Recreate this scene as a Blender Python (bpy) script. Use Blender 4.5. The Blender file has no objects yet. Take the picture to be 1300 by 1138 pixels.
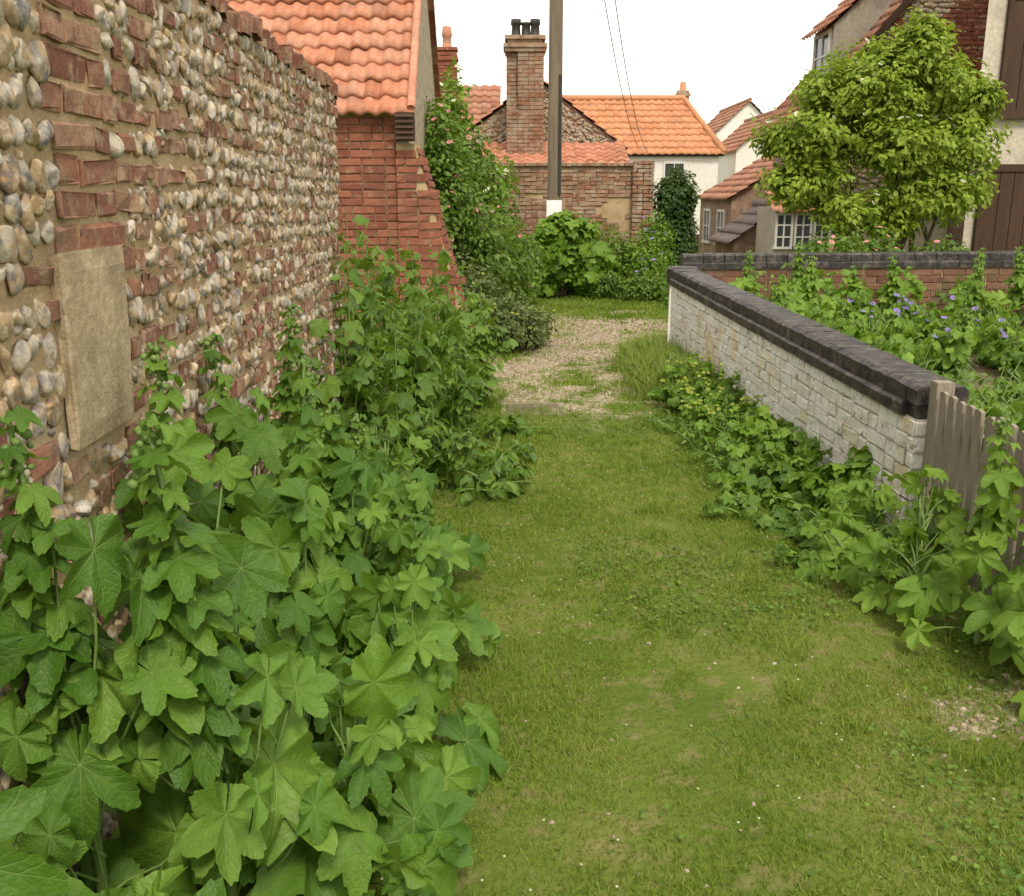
import bpy, bmesh, math, random
import numpy as np
rng=np.random.default_rng(7); random.seed(7)
A=np.array
Z=A([0,0,1.]); 
def norm(a):
    a=np.asarray(a,float); return a/(np.linalg.norm(a,axis=-1,keepdims=True)+1e-9)
def ss(a,b,x):
    t=np.clip((x-a)/(b-a),0,1); return t*t*(3-2*t)
_lat=rng.random((256,256))
def vn(x,y):
    xi=np.floor(x).astype(int); yi=np.floor(y).astype(int); fx=x-xi; fy=y-yi
    fx=fx*fx*(3-2*fx); fy=fy*fy*(3-2*fy)
    a=_lat[xi%256,yi%256]; b=_lat[(xi+1)%256,yi%256]; c=_lat[xi%256,(yi+1)%256]; d=_lat[(xi+1)%256,(yi+1)%256]
    return (a*(1-fx)+b*fx)*(1-fy)+(c*(1-fx)+d*fx)*fy
def fbm(x,y):
    return .55*vn(x,y)+.28*vn(x*2.1+7,y*2.1+3)+.17*vn(x*4.3+1,y*4.3+9)

# ---------------------------------------------------------------- materials
class NB:
    def __init__(s,name):
        s.m=bpy.data.materials.new(name); s.m.use_nodes=True; s.t=s.m.node_tree; s.t.nodes.clear()
        s.out=s.t.nodes.new('ShaderNodeOutputMaterial')
    def n(s,ty,props=None,**ins):
        nd=s.t.nodes.new(ty)
        for k,v in (props or {}).items(): setattr(nd,k,v)
        for k,v in ins.items():
            k2=int(k[1:]) if k[0]=='i' and k[1:].isdigit() else k.replace('_',' ')
            s.set(nd,k2,v)
        return nd
    def set(s,nd,k,v):
        sock=nd.inputs[k]
        if isinstance(v,bpy.types.NodeSocket): s.t.links.new(v,sock)
        else: sock.default_value=v
    def math(s,op,a,b=0.0,clamp=False):
        nd=s.n('ShaderNodeMath',{'operation':op,'use_clamp':clamp},i0=a,i1=b); return nd.outputs[0]
    def ramp(s,fac,stops):
        nd=s.n('ShaderNodeValToRGB',Fac=fac); e=nd.color_ramp.elements
        n=len(stops)
        for i,c in enumerate(stops):
            if len(c)==4: p,c=c[0],c[1:]
            else: p=i/(n-1)
            if i<2: el=e[i]; el.position=p
            else: el=e.new(p)
            el.color=(*c,1)
        return nd.outputs[0]
    def noise(s,vec,scale,detail=4.,rough=.6):
        return s.n('ShaderNodeTexNoise',Vector=vec,Scale=scale,Detail=detail,Roughness=rough).outputs['Fac']
    def stretch(s,f,lo=.3,hi=.7):
        return s.n('ShaderNodeMapRange',Value=f,From_Min=lo,From_Max=hi).outputs[0]
    def mix(s,f,a,b,bt='MIX'):
        nd=s.n('ShaderNodeMix',{'data_type':'RGBA','blend_type':bt})
        s.set(nd,0,f); s.set(nd,6,a if not isinstance(a,tuple) else (*a,1)); s.set(nd,7,b if not isinstance(b,tuple) else (*b,1)); return nd.outputs[2]

def M(name,stops,isl=.5,ns=4.,rough=.85,bump=.4,bs=80.,dirt=(),spec=.3,tile=False,bd=.006,stretchz=None):
    b=NB(name); tc=b.n('ShaderNodeTexCoord'); vec=tc.outputs['Object']
    if stretchz: vec=b.n('ShaderNodeMapping',Vector=vec,Scale=stretchz).outputs[0]
    nz=b.stretch(b.noise(vec,ns))
    if tile:
        fl=b.n('ShaderNodeVectorMath',{'operation':'FLOOR'},i0=tc.outputs['UV'])
        rnd=b.n('ShaderNodeTexWhiteNoise',{'noise_dimensions':'2D'},Vector=fl.outputs[0]).outputs['Value']
    else: rnd=b.n('ShaderNodeNewGeometry').outputs['Random Per Island']
    fac=b.math('ADD',b.math('MULTIPLY',rnd,isl),b.math('MULTIPLY',nz,1-isl))
    col=b.ramp(fac,stops)
    fine=b.noise(vec,bs*.6,5.)
    col=b.mix(.55,col,b.ramp(b.stretch(fine,.25,.75),[(.45,.45,.45),(1.25,1.25,1.25)]),'MULTIPLY')
    for (c,amt,lo,hi,sc) in dirt:
        f=b.math('MULTIPLY',b.stretch(b.noise(vec,sc,6.,.65),lo,hi),amt,True)
        col=b.mix(f,col,c)
    bn=b.n('ShaderNodeBump',Strength=bump,Distance=bd,Height=b.noise(vec,bs,6.,.65))
    p=b.n('ShaderNodeBsdfPrincipled',Base_Color=col,Roughness=rough,Normal=bn.outputs[0]); p.inputs['Specular IOR Level'].default_value=spec
    b.t.links.new(p.outputs[0],b.out.inputs[0]); return b.m

def LM(name,stops,veins=False,transl=.3,rough=.5,spec=.35,isl=.6,ns=1.5,vc=(.28,.40,.10)):
    b=NB(name); tc=b.n('ShaderNodeTexCoord'); vec=tc.outputs['Object']
    rnd=b.n('ShaderNodeNewGeometry').outputs['Random Per Island']
    nz=b.stretch(b.noise(vec,ns,3.))
    col=b.ramp(b.math('ADD',b.math('MULTIPLY',rnd,isl),b.math('MULTIPLY',nz,1-isl)),stops)
    h=b.noise(vec,90.,4.)
    col=b.mix(.55,col,b.ramp(b.stretch(b.noise(vec,30.,4.),.25,.75),[(.55,.58,.55),(1.25,1.2,1.1)]),'MULTIPLY')
    if veins:
        sp=b.n('ShaderNodeSeparateXYZ',Vector=tc.outputs['UV'])
        x,y=sp.outputs[0],sp.outputs[1]
        th=b.math('ARCTAN2',x,y); r=b.math('SQRT',b.math('ADD',b.math('MULTIPLY',x,x),b.math('MULTIPLY',y,y)))
        fr=b.math('SUBTRACT',b.math('FRACT',b.math('ADD',b.math('DIVIDE',th,math.radians(52)),.5)),.5)
        ab=b.math('ABSOLUTE',fr)
        dist=b.math('MULTIPLY',ab,r)
        w=b.math('SUBTRACT',.016,b.math('MULTIPLY',r,.010))
        v1=b.math('SUBTRACT',1.,b.n('ShaderNodeMapRange',Value=b.math('DIVIDE',dist,w),From_Min=.3,From_Max=1.).outputs[0],True)
        wn=b.math('MULTIPLY',b.noise(tc.outputs['UV'],5.,2.),.8)
        sec=b.math('ABSOLUTE',b.math('SUBTRACT',b.math('FRACT',b.math('ADD',wn,b.math('ADD',b.math('MULTIPLY',r,5.),b.math('MULTIPLY',ab,-5.)))),.5))
        v2=b.math('MULTIPLY',b.math('SUBTRACT',1.,b.n('ShaderNodeMapRange',Value=sec,From_Min=.0,From_Max=.12).outputs[0],True),.35)
        vm=b.math('MAXIMUM',v1,v2)
        col=b.mix(b.math('MULTIPLY',vm,.42),col,vc)
        pk=b.n('ShaderNodeTexVoronoi',Vector=tc.outputs['UV'],Scale=19.).outputs['Distance']
        h=b.math('SUBTRACT',b.math('MULTIPLY',b.math('SUBTRACT',h,pk),.6),vm)
    bn=b.n('ShaderNodeBump',Strength=.5,Distance=.005,Height=h)
    p=b.n('ShaderNodeBsdfPrincipled',Base_Color=col,Roughness=rough,Normal=bn.outputs[0]); p.inputs['Specular IOR Level'].default_value=spec
    tr=b.n('ShaderNodeBsdfTranslucent',Color=b.mix(.5,col,(.30,.44,.03)))
    mx=b.n('ShaderNodeMixShader',Fac=transl); b.t.links.new(p.outputs[0],mx.inputs[1]); b.t.links.new(tr.outputs[0],mx.inputs[2])
    b.t.links.new(mx.outputs[0],b.out.inputs[0]); return b.m

MORTAR=M('sandy_mortar',[(.36,.25,.13),(.46,.34,.19),(.54,.43,.27)],0,6,bump=.9,bs=120,dirt=[((.20,.14,.08),.5,.5,.7,3)])
FLINT=M('flint_mat',[(0,.08,.075,.075),(.1,.19,.175,.165),(.2,.36,.32,.27),(.3,.50,.45,.37),(.4,.30,.21,.12),(.5,.44,.31,.17),(.6,.28,.25,.22),(.7,.54,.50,.44),(.8,.40,.26,.13),(.88,.18,.17,.165),(.94,.36,.20,.09),(1,.50,.42,.31)],.70,26,rough=.6,bump=.6,bs=60,spec=.3,dirt=[((.56,.47,.33),.75,.53,.6,30),((.36,.24,.10),.65,.52,.66,13),((.08,.075,.075),.6,.58,.64,20)])
RBRICK=M('red_brick_mat',[(.14,.048,.034),(.25,.082,.05),(.32,.12,.07),(.20,.063,.04),(.35,.16,.10)],.7,8,bump=.8,bs=90,dirt=[((.40,.31,.2),.5,.56,.72,14),((.07,.045,.035),.5,.6,.75,25),((.13,.07,.05),.5,.5,.7,1.5)])
CBRICK=M('old_wall_brick_mat',[(.14,.06,.045),(.27,.11,.07),(.33,.16,.10),(.20,.08,.055),(.38,.22,.14),(.28,.16,.11)],.75,8,bump=1.,bs=80,dirt=[((.44,.34,.21),.75,.51,.66,16),((.08,.055,.045),.7,.54,.68,22),((.22,.15,.1),.5,.5,.65,3)])
OBRICK=M('weathered_brick_mat',[(.18,.08,.05),(.32,.145,.08),(.29,.19,.13),(.38,.23,.15),(.24,.16,.11)],.7,5,bump=.8,bs=70,dirt=[((.42,.36,.27),.65,.48,.64,4),((.09,.07,.05),.6,.52,.68,7)])
DBRICK=M('dark_brick_mat',[(.10,.05,.035),(.20,.09,.055),(.24,.13,.08),(.15,.07,.045)],.7,5,bump=.8,bs=70,dirt=[((.07,.08,.04),.7,.5,.65,3),((.3,.24,.17),.5,.55,.7,9)])
WBRICK=M('whitewashed_brick_mat',[(.80,.78,.73),(.85,.84,.80),(.77,.73,.65),(.86,.85,.82)],.45,5,bump=.9,bs=60,rough=.9,
   dirt=[((.66,.52,.27),.7,.53,.63,1.9),((.38,.17,.10),.9,.64,.67,6.5),((.30,.26,.19),.85,.585,.66,13),((.14,.12,.09),.7,.62,.68,3.3)])
WMORT=M('whitewash_mortar',[(.58,.53,.44),(.76,.73,.67)],0,6,bump=.9,bs=90,dirt=[((.16,.13,.09),.9,.52,.62,5)])
BLACKB=M('black_coping_mat',[(.02,.017,.017),(.04,.036,.035),(.03,.027,.027)],.5,10,rough=.5,bump=1.,bs=50,spec=.35,dirt=[((.14,.12,.10),.75,.5,.66,12),((.24,.11,.065),.6,.63,.7,8),((.18,.17,.12),.5,.57,.7,28)])
PAD=M('padstone_mat',[(.38,.29,.175),(.50,.40,.25)],0,5,bump=1,bs=70,dirt=[((.25,.19,.12),.8,.48,.66,7),((.6,.52,.4),.5,.55,.7,22)])
TILE_O=M('orange_pantile_mat',[(.30,.11,.06),(.48,.19,.105),(.56,.26,.165),(.38,.14,.08)],.65,1.2,rough=.75,bump=.4,bs=50,tile=True,dirt=[((.26,.17,.12),.6,.5,.7,2.2),((.5,.4,.3),.45,.56,.7,9)])
TILE_F=M('bright_pantile_mat',[(.38,.15,.065),(.52,.22,.10),(.56,.26,.13),(.44,.17,.08)],.6,.6,rough=.75,bump=.4,bs=30,tile=True,dirt=[((.28,.16,.1),.5,.5,.7,1.5)])
TILE_B=M('brown_pantile_mat',[(.20,.085,.055),(.34,.14,.08),(.40,.20,.13),(.26,.12,.075)],.6,1.,rough=.8,bump=.4,bs=30,tile=True,dirt=[((.18,.15,.1),.6,.5,.7,2.)])
SLATE=M('slate_mat',[(.14,.11,.10),(.24,.19,.17),(.18,.14,.12)],.6,1.,bump=.4,bs=30,tile=True)
WPLAST=M('white_render_mat',[(.76,.73,.66),(.82,.80,.75)],0,1.,bump=.3,bs=30,dirt=[((.55,.5,.42),.4,.5,.75,1.3)])
CPLAST=M('cream_render_mat',[(.50,.44,.35),(.60,.54,.44)],0,1.2,bump=.5,bs=30,dirt=[((.26,.23,.2),.7,.5,.72,1.1),((.16,.15,.13),.5,.6,.75,5)])
GPLAST=M('grey_render_mat',[(.30,.26,.20),(.40,.36,.30)],0,1.2,bump=.5,bs=30,dirt=[((.17,.15,.12),.6,.5,.72,2)])
WOODG=M('weathered_wood_mat',[(.19,.16,.12),(.30,.26,.20),(.24,.21,.165)],.6,5,bump=.8,bs=40,stretchz=(6,6,.6),dirt=[((.12,.13,.08),.6,.52,.7,3)])
WOODD=M('dark_wood_mat',[(.07,.055,.04),(.13,.10,.07)],.6,5,bump=.8,bs=40,stretchz=(6,6,.6))
POLE=M('creosoted_pole_mat',[(.14,.11,.075),(.25,.2,.14)],.2,3,bump=.6,bs=30,stretchz=(8,8,.4))
SHUT=M('brown_timber_mat',[(.05,.028,.018),(.09,.05,.032)],.3,3,bump=.5,bs=40,stretchz=(6,6,.5))
WPAINT=M('white_paint_mat',[(.62,.60,.56),(.74,.73,.70)],.2,3,rough=.5,bump=.1)
DARKM=M('dark_metal_mat',[(.02,.02,.02),(.05,.045,.04)],.3,8,rough=.5)
LID=M('rusty_lid_mat',[(.13,.10,.07),(.22,.17,.12)],.2,12,rough=.8,bump=.6,dirt=[((.3,.25,.17),.6,.5,.66,8)])
CONC=M('concrete_mat',[(.26,.21,.15),(.36,.30,.22)],0,8,bump=.7,dirt=[((.1,.12,.04),.8,.47,.58,7)])
PEB=M('pebble_mat',[(.22,.165,.11),(.35,.28,.20),(.45,.38,.29),(.28,.20,.13),(.16,.13,.10)],.85,9,rough=.8,bump=.4,bs=90)
SOIL=M('soil_mat',[(.12,.085,.05),(.2,.145,.085),(.26,.19,.12)],0,5,bump=1,bs=30,bd=.02,dirt=[((.07,.12,.02),.8,.48,.62,2.)])
BARK=M('bark_mat',[(.09,.07,.05),(.16,.13,.09)],.2,8,bump=1,bs=40,stretchz=(4,4,1))
TANF=M('tan_flint_render_mat',[(.36,.29,.19),(.52,.45,.33),(.44,.35,.22)],0,9,bump=1,bs=25,bd=.03,dirt=[((.2,.17,.13),.8,.5,.62,12)])
gl=NB('glass_mat'); p=gl.n('ShaderNodeBsdfPrincipled',Base_Color=(.05,.06,.065,1),Roughness=.08); gl.t.links.new(p.outputs[0],gl.out.inputs[0]); GLASS=gl.m
HOL=LM('hollyhock_leaf_mat',[(0,.045,.12,.012),(.3,.08,.185,.02),(.6,.135,.26,.030),(.9,.21,.345,.05),(1,.31,.38,.055)],True,.34)
STEM=LM('green_stem_mat',[(.12,.21,.045),(.19,.28,.08)],transl=.05)
L_MID=LM('mallow_leaf_mat',[(.045,.11,.013),(.09,.18,.02),(.145,.25,.033),(.22,.33,.05)],False,.34)
L_GREY=LM('grey_green_leaf_mat',[(.08,.12,.035),(.12,.17,.055),(.18,.23,.08)],False,.25)
L_BR=LM('bright_leaf_mat',[(.08,.17,.016),(.15,.28,.026),(.24,.38,.04)],False,.34)
L_BRV=LM('bright_veined_leaf_mat',[(.09,.18,.018),(.16,.29,.03),(.26,.40,.05)],True,.34)
L_DARK=LM('dark_leaf_mat',[(.03,.07,.015),(.05,.10,.022),(.08,.14,.03)],False,.25)
L_ELD=LM('elder_leaf_mat',[(.13,.21,.016),(.22,.32,.028),(.32,.42,.05),(.42,.50,.09)],False,.42,ns=2.2,isl=.55)
L_YEL=LM('lime_flower_mat',[(.26,.34,.04),(.38,.44,.06)],False,.3)
FL_W=LM('cream_blossom_mat',[(.62,.62,.45),(.75,.74,.6)],False,.3)
FL_P=LM('pink_rose_mat',[(.66,.2,.22),(.78,.42,.42)],False,.3)
FL_V=LM('violet_flower_mat',[(.24,.17,.52),(.38,.3,.66)],False,.3)
GRASS=LM('grass_blade_mat',[(.075,.14,.012),(.125,.205,.018),(.18,.27,.028),(.25,.32,.05),(.38,.36,.13)],False,.34,rough=.6,ns=1.1,isl=.45)
GRASSY=LM('pale_grass_mat',[(.14,.22,.03),(.22,.30,.05),(.32,.34,.10)],False,.3,rough=.6)

# ---------------------------------------------------------------- geometry
class Geo:
    def __init__(s): s.V=[];s.F=[];s.U=[];s.n=0
    def add(s,V,Fs,uv=None):
        V=np.asarray(V,float).reshape(-1,3)
        if not isinstance(Fs,list): Fs=[Fs]
        s.V.append(V); s.U.append(np.zeros((len(V),2)) if uv is None else uv)
        for f in Fs: s.F.append(np.asarray(f,int)+s.n)
        s.n+=len(V); return s
    def mesh(s,name,off=(0,0,0),smooth=False):
        V=np.concatenate(s.V)-np.asarray(off,float); uv=np.concatenate(s.U)
        lo=np.concatenate([f.ravel() for f in s.F]); tot=np.concatenate([np.full(len(f),f.shape[1]) for f in s.F])
        st=np.concatenate([[0],np.cumsum(tot)[:-1]])
        me=bpy.data.meshes.new(name); me.vertices.add(len(V)); me.vertices.foreach_set('co',V.astype(np.float32).ravel())
        me.loops.add(len(lo)); me.loops.foreach_set('vertex_index',lo.astype(np.int32))
        me.polygons.add(len(tot)); me.polygons.foreach_set('loop_start',st.astype(np.int32))
        me.polygons.foreach_set('use_smooth',np.full(len(tot),smooth))
        l=me.uv_layers.new(name='UVMap'); l.data.foreach_set('uv',uv[lo].astype(np.float32).ravel())
        me.update(calc_edges=True); return me
COL=bpy.context.scene.collection
LOC={}
def link(o): COL.objects.link(o); return o
def tag(o,label,cat,group=None,kind=None):
    if label: o['label']=label
    if cat: o['category']=cat
    if group: o['group']=group
    if kind: o['kind']=kind
def thing(name,label,cat,loc,group=None):
    o=link(bpy.data.objects.new(name,None)); o.location=loc; o.empty_display_size=.2; tag(o,label,cat,group); LOC[o.name]=A(loc,float); return o
def part(par,name,geo,mat,smooth=False,label=None):
    loc=LOC[par.name]; me=geo.mesh(name,loc,smooth); me.materials.append(mat)
    o=link(bpy.data.objects.new(name,me)); o.parent=par; LOC[o.name]=loc
    if label: o['label']=label
    return o
def solo(name,geo,mat,label=None,cat=None,kind=None,loc=(0,0,0),smooth=False,group=None):
    me=geo.mesh(name,loc,smooth); me.materials.append(mat); o=link(bpy.data.objects.new(name,me)); o.location=loc
    tag(o,label,cat,group,kind); LOC[o.name]=A(loc,float); return o
BF=A([[0,3,2,1],[4,5,6,7],[0,1,5,4],[1,2,6,5],[2,3,7,6],[3,0,4,7]])
def box(x0,x1,y0,y1,z0,z1):
    return A([[x0,y0,z0],[x1,y0,z0],[x1,y1,z0],[x0,y1,z0],[x0,y0,z1],[x1,y0,z1],[x1,y1,z1],[x0,y1,z1]],float),BF
def obox(c,U,V,W):
    c,U,V,W=[A(q,float) for q in (c,U,V,W)]
    return A([c-U-V-W,c+U-V-W,c+U+V-W,c-U+V-W,c-U-V+W,c+U-V+W,c+U+V+W,c-U+V+W]),BF
def prism(P,E):
    P=A(P,float); n=len(P); V=np.concatenate([P,P+A(E,float)])
    q=A([[i,(i+1)%n,(i+1)%n+n,i+n] for i in range(n)])
    return V,[q,A([list(range(n))[::-1]]),A([list(range(n,2*n))])]
def frames(n,d):
    z=norm(n); d=np.asarray(d,float); y=norm(d-(d*z).sum(-1,keepdims=True)*z); x=np.cross(y,z); return np.stack([x,y,z],-1)
def inst(g,T,R,S,P,jit=0):
    V,Fs,uv=T; S=np.asarray(S,float); N=len(P); m=len(V)
    if S.ndim==1: S=np.repeat(S[:,None],3,1)
    W=np.einsum('nij,mj->nmi',R*S[:,None,:],V)+np.asarray(P)[:,None,:]
    if jit: W+=rng.normal(0,jit,W.shape)
    off=(np.arange(N)*m)[:,None,None]
    g.add(W.reshape(-1,3),[(f[None]+off).reshape(-1,f.shape[1]) for f in Fs],np.tile(uv,(N,1))); return g
def tube(g,pts,rad,sides=6):
    pts=A(pts,float); k=len(pts); rad=np.broadcast_to(rad,(k,)); t=norm(np.gradient(pts,axis=0))
    ref=np.where(np.abs(t[:,2:3])>.9,A([[1.,0,0]]),A([[0,0,1.]])); a=norm(np.cross(t,ref)); b=np.cross(t,a)
    an=np.linspace(0,2*np.pi,sides,endpoint=False)
    R=pts[:,None]+rad[:,None,None]*(np.cos(an)[None,:,None]*a[:,None]+np.sin(an)[None,:,None]*b[:,None])
    F=[]
    for i in range(k-1):
        for j in range(sides): F.append([i*sides+j,i*sides+(j+1)%sides,(i+1)*sides+(j+1)%sides,(i+1)*sides+j])
    g.add(R.reshape(-1,3),[A(F),A([list(range(sides))]),A([list(range((k-1)*sides,k*sides))])])
def ico(sub):
    bm=bmesh.new(); bmesh.ops.create_icosphere(bm,subdivisions=sub,radius=1)
    V=A([v.co[:] for v in bm.verts]); F=A([[v.index for v in f.verts] for f in bm.faces]); bm.free(); return V,[F],np.zeros((len(V),2))
ICO1,ICO2,ICO3=ico(1),ico(2),ico(3)
def lumpy(T,amp,k):
    V=T[0]; 
    ph=rng.random((4,3))*6
    d=1+amp*(np.sin(V@A([2.1,1.3,-1.7])*k+ph[0,0])+np.sin(V@A([-1.4,2.3,1.1])*k+ph[1,0])+.6*np.sin(V@A([3.1,-2.3,2.6])*k+ph[2,0]))
    return (V*d[:,None],T[1],T[2])
def stone(T,ncut,lo,hi):
    V=lumpy(T,.09,1.)[0].copy()
    for _ in range(ncut):
        d=norm(rng.normal(0,1,3)); h=rng.uniform(lo,hi); e=V@d; V-=np.outer(np.maximum(e-h,0)*.92,d)
    return (V,T[1],T[2])
FLT=[stone(ICO3,random.randint(4,9),.42,.8) for _ in range(16)]
PBT=[lumpy(ICO2,.12,1.1) for _ in range(3)]
c1,c2=.03,.09
BV=[[-.5,-.5,0],[.5,-.5,0],[.5,.5,0],[-.5,.5,0],[-.5,-.5,.85],[.5,-.5,.85],[.5,.5,.85],[-.5,.5,.85],[-.5+c1,-.5+c2,1],[.5-c1,-.5+c2,1],[.5-c1,.5-c2,1],[-.5+c1,.5-c2,1]]
BQ=[[8,9,10,11]]
for i in range(4):
    j=(i+1)%4; BQ+= [[i,j,j+4,i+4],[i+4,j+4,j+8,i+8]]
BT=(A(BV),[A(BQ)],np.zeros((12,2)))
def bricks(g,O,U,W,H,bl=.215,bh=.065,jo=.011,depth=.03,mask=None,jit=.002,slope=0.,head=.5,N=None):
    O=A(O,float); U=norm(U); N=norm(np.cross(U,Z)) if N is None else norm(N); up=norm(np.cross(N,U))
    C=[];S=[]
    nc=int(H/(bh+jo)+.01)
    for c in range(nc):
        z=c*(bh+jo)+bh/2; u=-(bl+jo)*(.5 if c%2 else 0)-.001*c; k=c
        while u<W:
            L=bl if (k%2==0 or random.random()>head) else (bl-jo)/2
            k+=1; a=max(u,0); b=min(u+L,W)
            if b-a>.025 and (mask is None or mask((a+b)/2,z)):
                C.append(O+U*(a+b)/2+up*(z+slope*(a+b)/2)); S.append((b-a,bh,depth*random.uniform(.88,1.12)))
            u+=L+jo
    if not C: return g
    C=A(C);S=A(S);n=len(C); C=C+rng.normal(0,jit*.6,C.shape)
    R=np.tile(np.stack([U,up,N],-1)[None],(n,1,1)); R=R+rng.normal(0,.008,R.shape)
    return inst(g,BT,R,S,C,jit)
def pantile(g,O,U,S,L,H,pw=.25,ph=.30,lo=None,hi=None,amp=.028,spc=8,flat=False):
    O=A(O,float);U=norm(U);S=norm(S);N=np.cross(U,S); nr=max(1,int(round(H/ph)));ph=H/nr
    ncol=max(1,int(round(L/pw)));pw=L/ncol; us=np.linspace(0,ncol,ncol*spc+1)
    f=us%1; prof=np.where(f<.62,np.sin(f/.62*np.pi)*1.0,-.45*np.sin((f-.62)/.38*np.pi))*amp
    if flat: prof=np.where(f<.06,-.004,.0)
    for r in range(nr):
        rows=[];uvs=[]; jt=rng.normal(0,.005,ncol+1)[np.clip(us.astype(int),0,ncol)]; js=rng.normal(0,.006,ncol+1)[np.clip(us.astype(int),0,ncol)]
        for t,h in ((0.,.0),(0.,.034),(.5,.02),(1.06,.0)):
            s=(r+t)*ph; u=us*pw
            if lo: u=np.clip(u,lo(min(s,H)),hi(min(s,H)))
            rows.append(O+np.outer(u,U)+np.outer(min(s,H+.01)+js*(t<.4),S)+np.outer(prof+h+jt,N)); uvs.append(np.stack([us+.0001,np.full(len(us),r+min(t,.99)*.9)],1))
        n=len(us);F=[]
        i=np.arange(n-1)
        for q in range(3): F.append(np.stack([q*n+i,q*n+i+1,(q+1)*n+i+1,(q+1)*n+i],1))
        uvv=np.concatenate(uvs); g.add(np.concatenate(rows),[np.concatenate(F)],uvv)
    return g
# leaves
def leaf_palm(nang,rings,depth=.3,seed=0,cup=.25,rip=.06,tooth=.04,crk=.0,ex=1.5):
    r_=np.random.default_rng(seed); th=np.linspace(-176,176,nang); hw=26.
    R=np.zeros(nang); fa=[1.,.9+.08*r_.random(),.88+.08*r_.random(),.72+.08*r_.random(),.74+.08*r_.random()]
    for k,L in zip((0,52,-52,104,-104),fa):
        d=np.abs(th-k-r_.normal(0,2))/hw; R=np.maximum(R,L*(1-depth*np.clip(d,0,1.75)**ex))
    tail=np.clip((np.abs(th)-122)/50,0,1); R=np.where(np.abs(th)>118,np.maximum(R,.60*(1-tail)+.46*tail),R)
    saw=np.abs(((th*.105+r_.random())%1)-.5)*2
    R*=1+tooth*(saw-.5)*1.5+r_.normal(0,.012,nang)
    V=[[0,0,0]];  a=np.radians(th); p1,p2,p3=r_.random(3)*6; kx,ky=r_.normal(0,.18,2)
    for q in rings:
        rr=R*q; x=np.sin(a)*rr; y=np.cos(a)*rr
        z=rip*q*np.cos(a/np.radians(52)*2*np.pi)*-1*(.6+.4*q)-cup*rr**2+.11*q*q*np.sin(3*a+p1)+.06*q**3*np.sin(7*a+p2)+ .06*q+kx*x*np.abs(x)+ky*y*np.abs(y)
        z+=crk*np.sin(x*17+p3)*np.sin(y*15+p1)*q
        V+=np.stack([x,y,z],1).tolist()
    V=A(V);n=nang;i=np.arange(n-1)
    tri=np.stack([np.zeros(n-1,int),1+i+1,1+i],1); Q=[]
    for k in range(len(rings)-1):
        b=1+k*n;c=b+n; Q.append(np.stack([b+i,b+i+1,c+i+1,c+i],1))
    return V,[tri]+([np.concatenate(Q)] if Q else []),V[:,:2].copy()
HOLT=[leaf_palm(90,(.18,.36,.54,.7,.85,1.),dp,s,cup=c,crk=.018,tooth=.055) for s,c,dp in ((1,.25,.42),(2,.5,.38),(3,.1,.46),(4,.65,.42),(5,.3,.34),(6,-.15,.44),(9,.4,.5),(10,.05,.4))]
MALT=[leaf_palm(25,(.55,1.),.28,s,cup=.35,rip=.05,tooth=.0,ex=1.6) for s in (7,8)]
def ovate(w,k=.05):
    V=A([[0,0,0],[0,.5,-k],[0,1,-.16],[-w,.3,k],[-w*.85,.66,k*.4],[w,.3,k],[w*.85,.66,k*.4]])
    return V,[A([[0,5,1],[0,1,3],[1,5,6],[6,2,1],[1,2,4],[1,4,3]])],V[:,:2].copy()
OV=ovate(.27);NAR=ovate(.13);RND=ovate(.42)
PET=(A([[0,0,0],[.5,.3,.2],[.45,.8,.35],[0,1,.3],[-.45,.8,.35],[-.5,.3,.2]]),[A([[0,1,2,3,4,5]])],np.zeros((6,2)))
BL=(A([[-.5,0,0],[.5,0,0],[.36,.12,.55],[-.36,.12,.55],[0,.5,1.]]),[A([[0,1,2,3]]),A([[3,2,4]])],np.zeros((5,2)))
def wallx(y): return -.87-.0284*y
def hz(x,y): return -2.6*ss(13,30,y)*ss(3.2,5.5,x)

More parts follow.
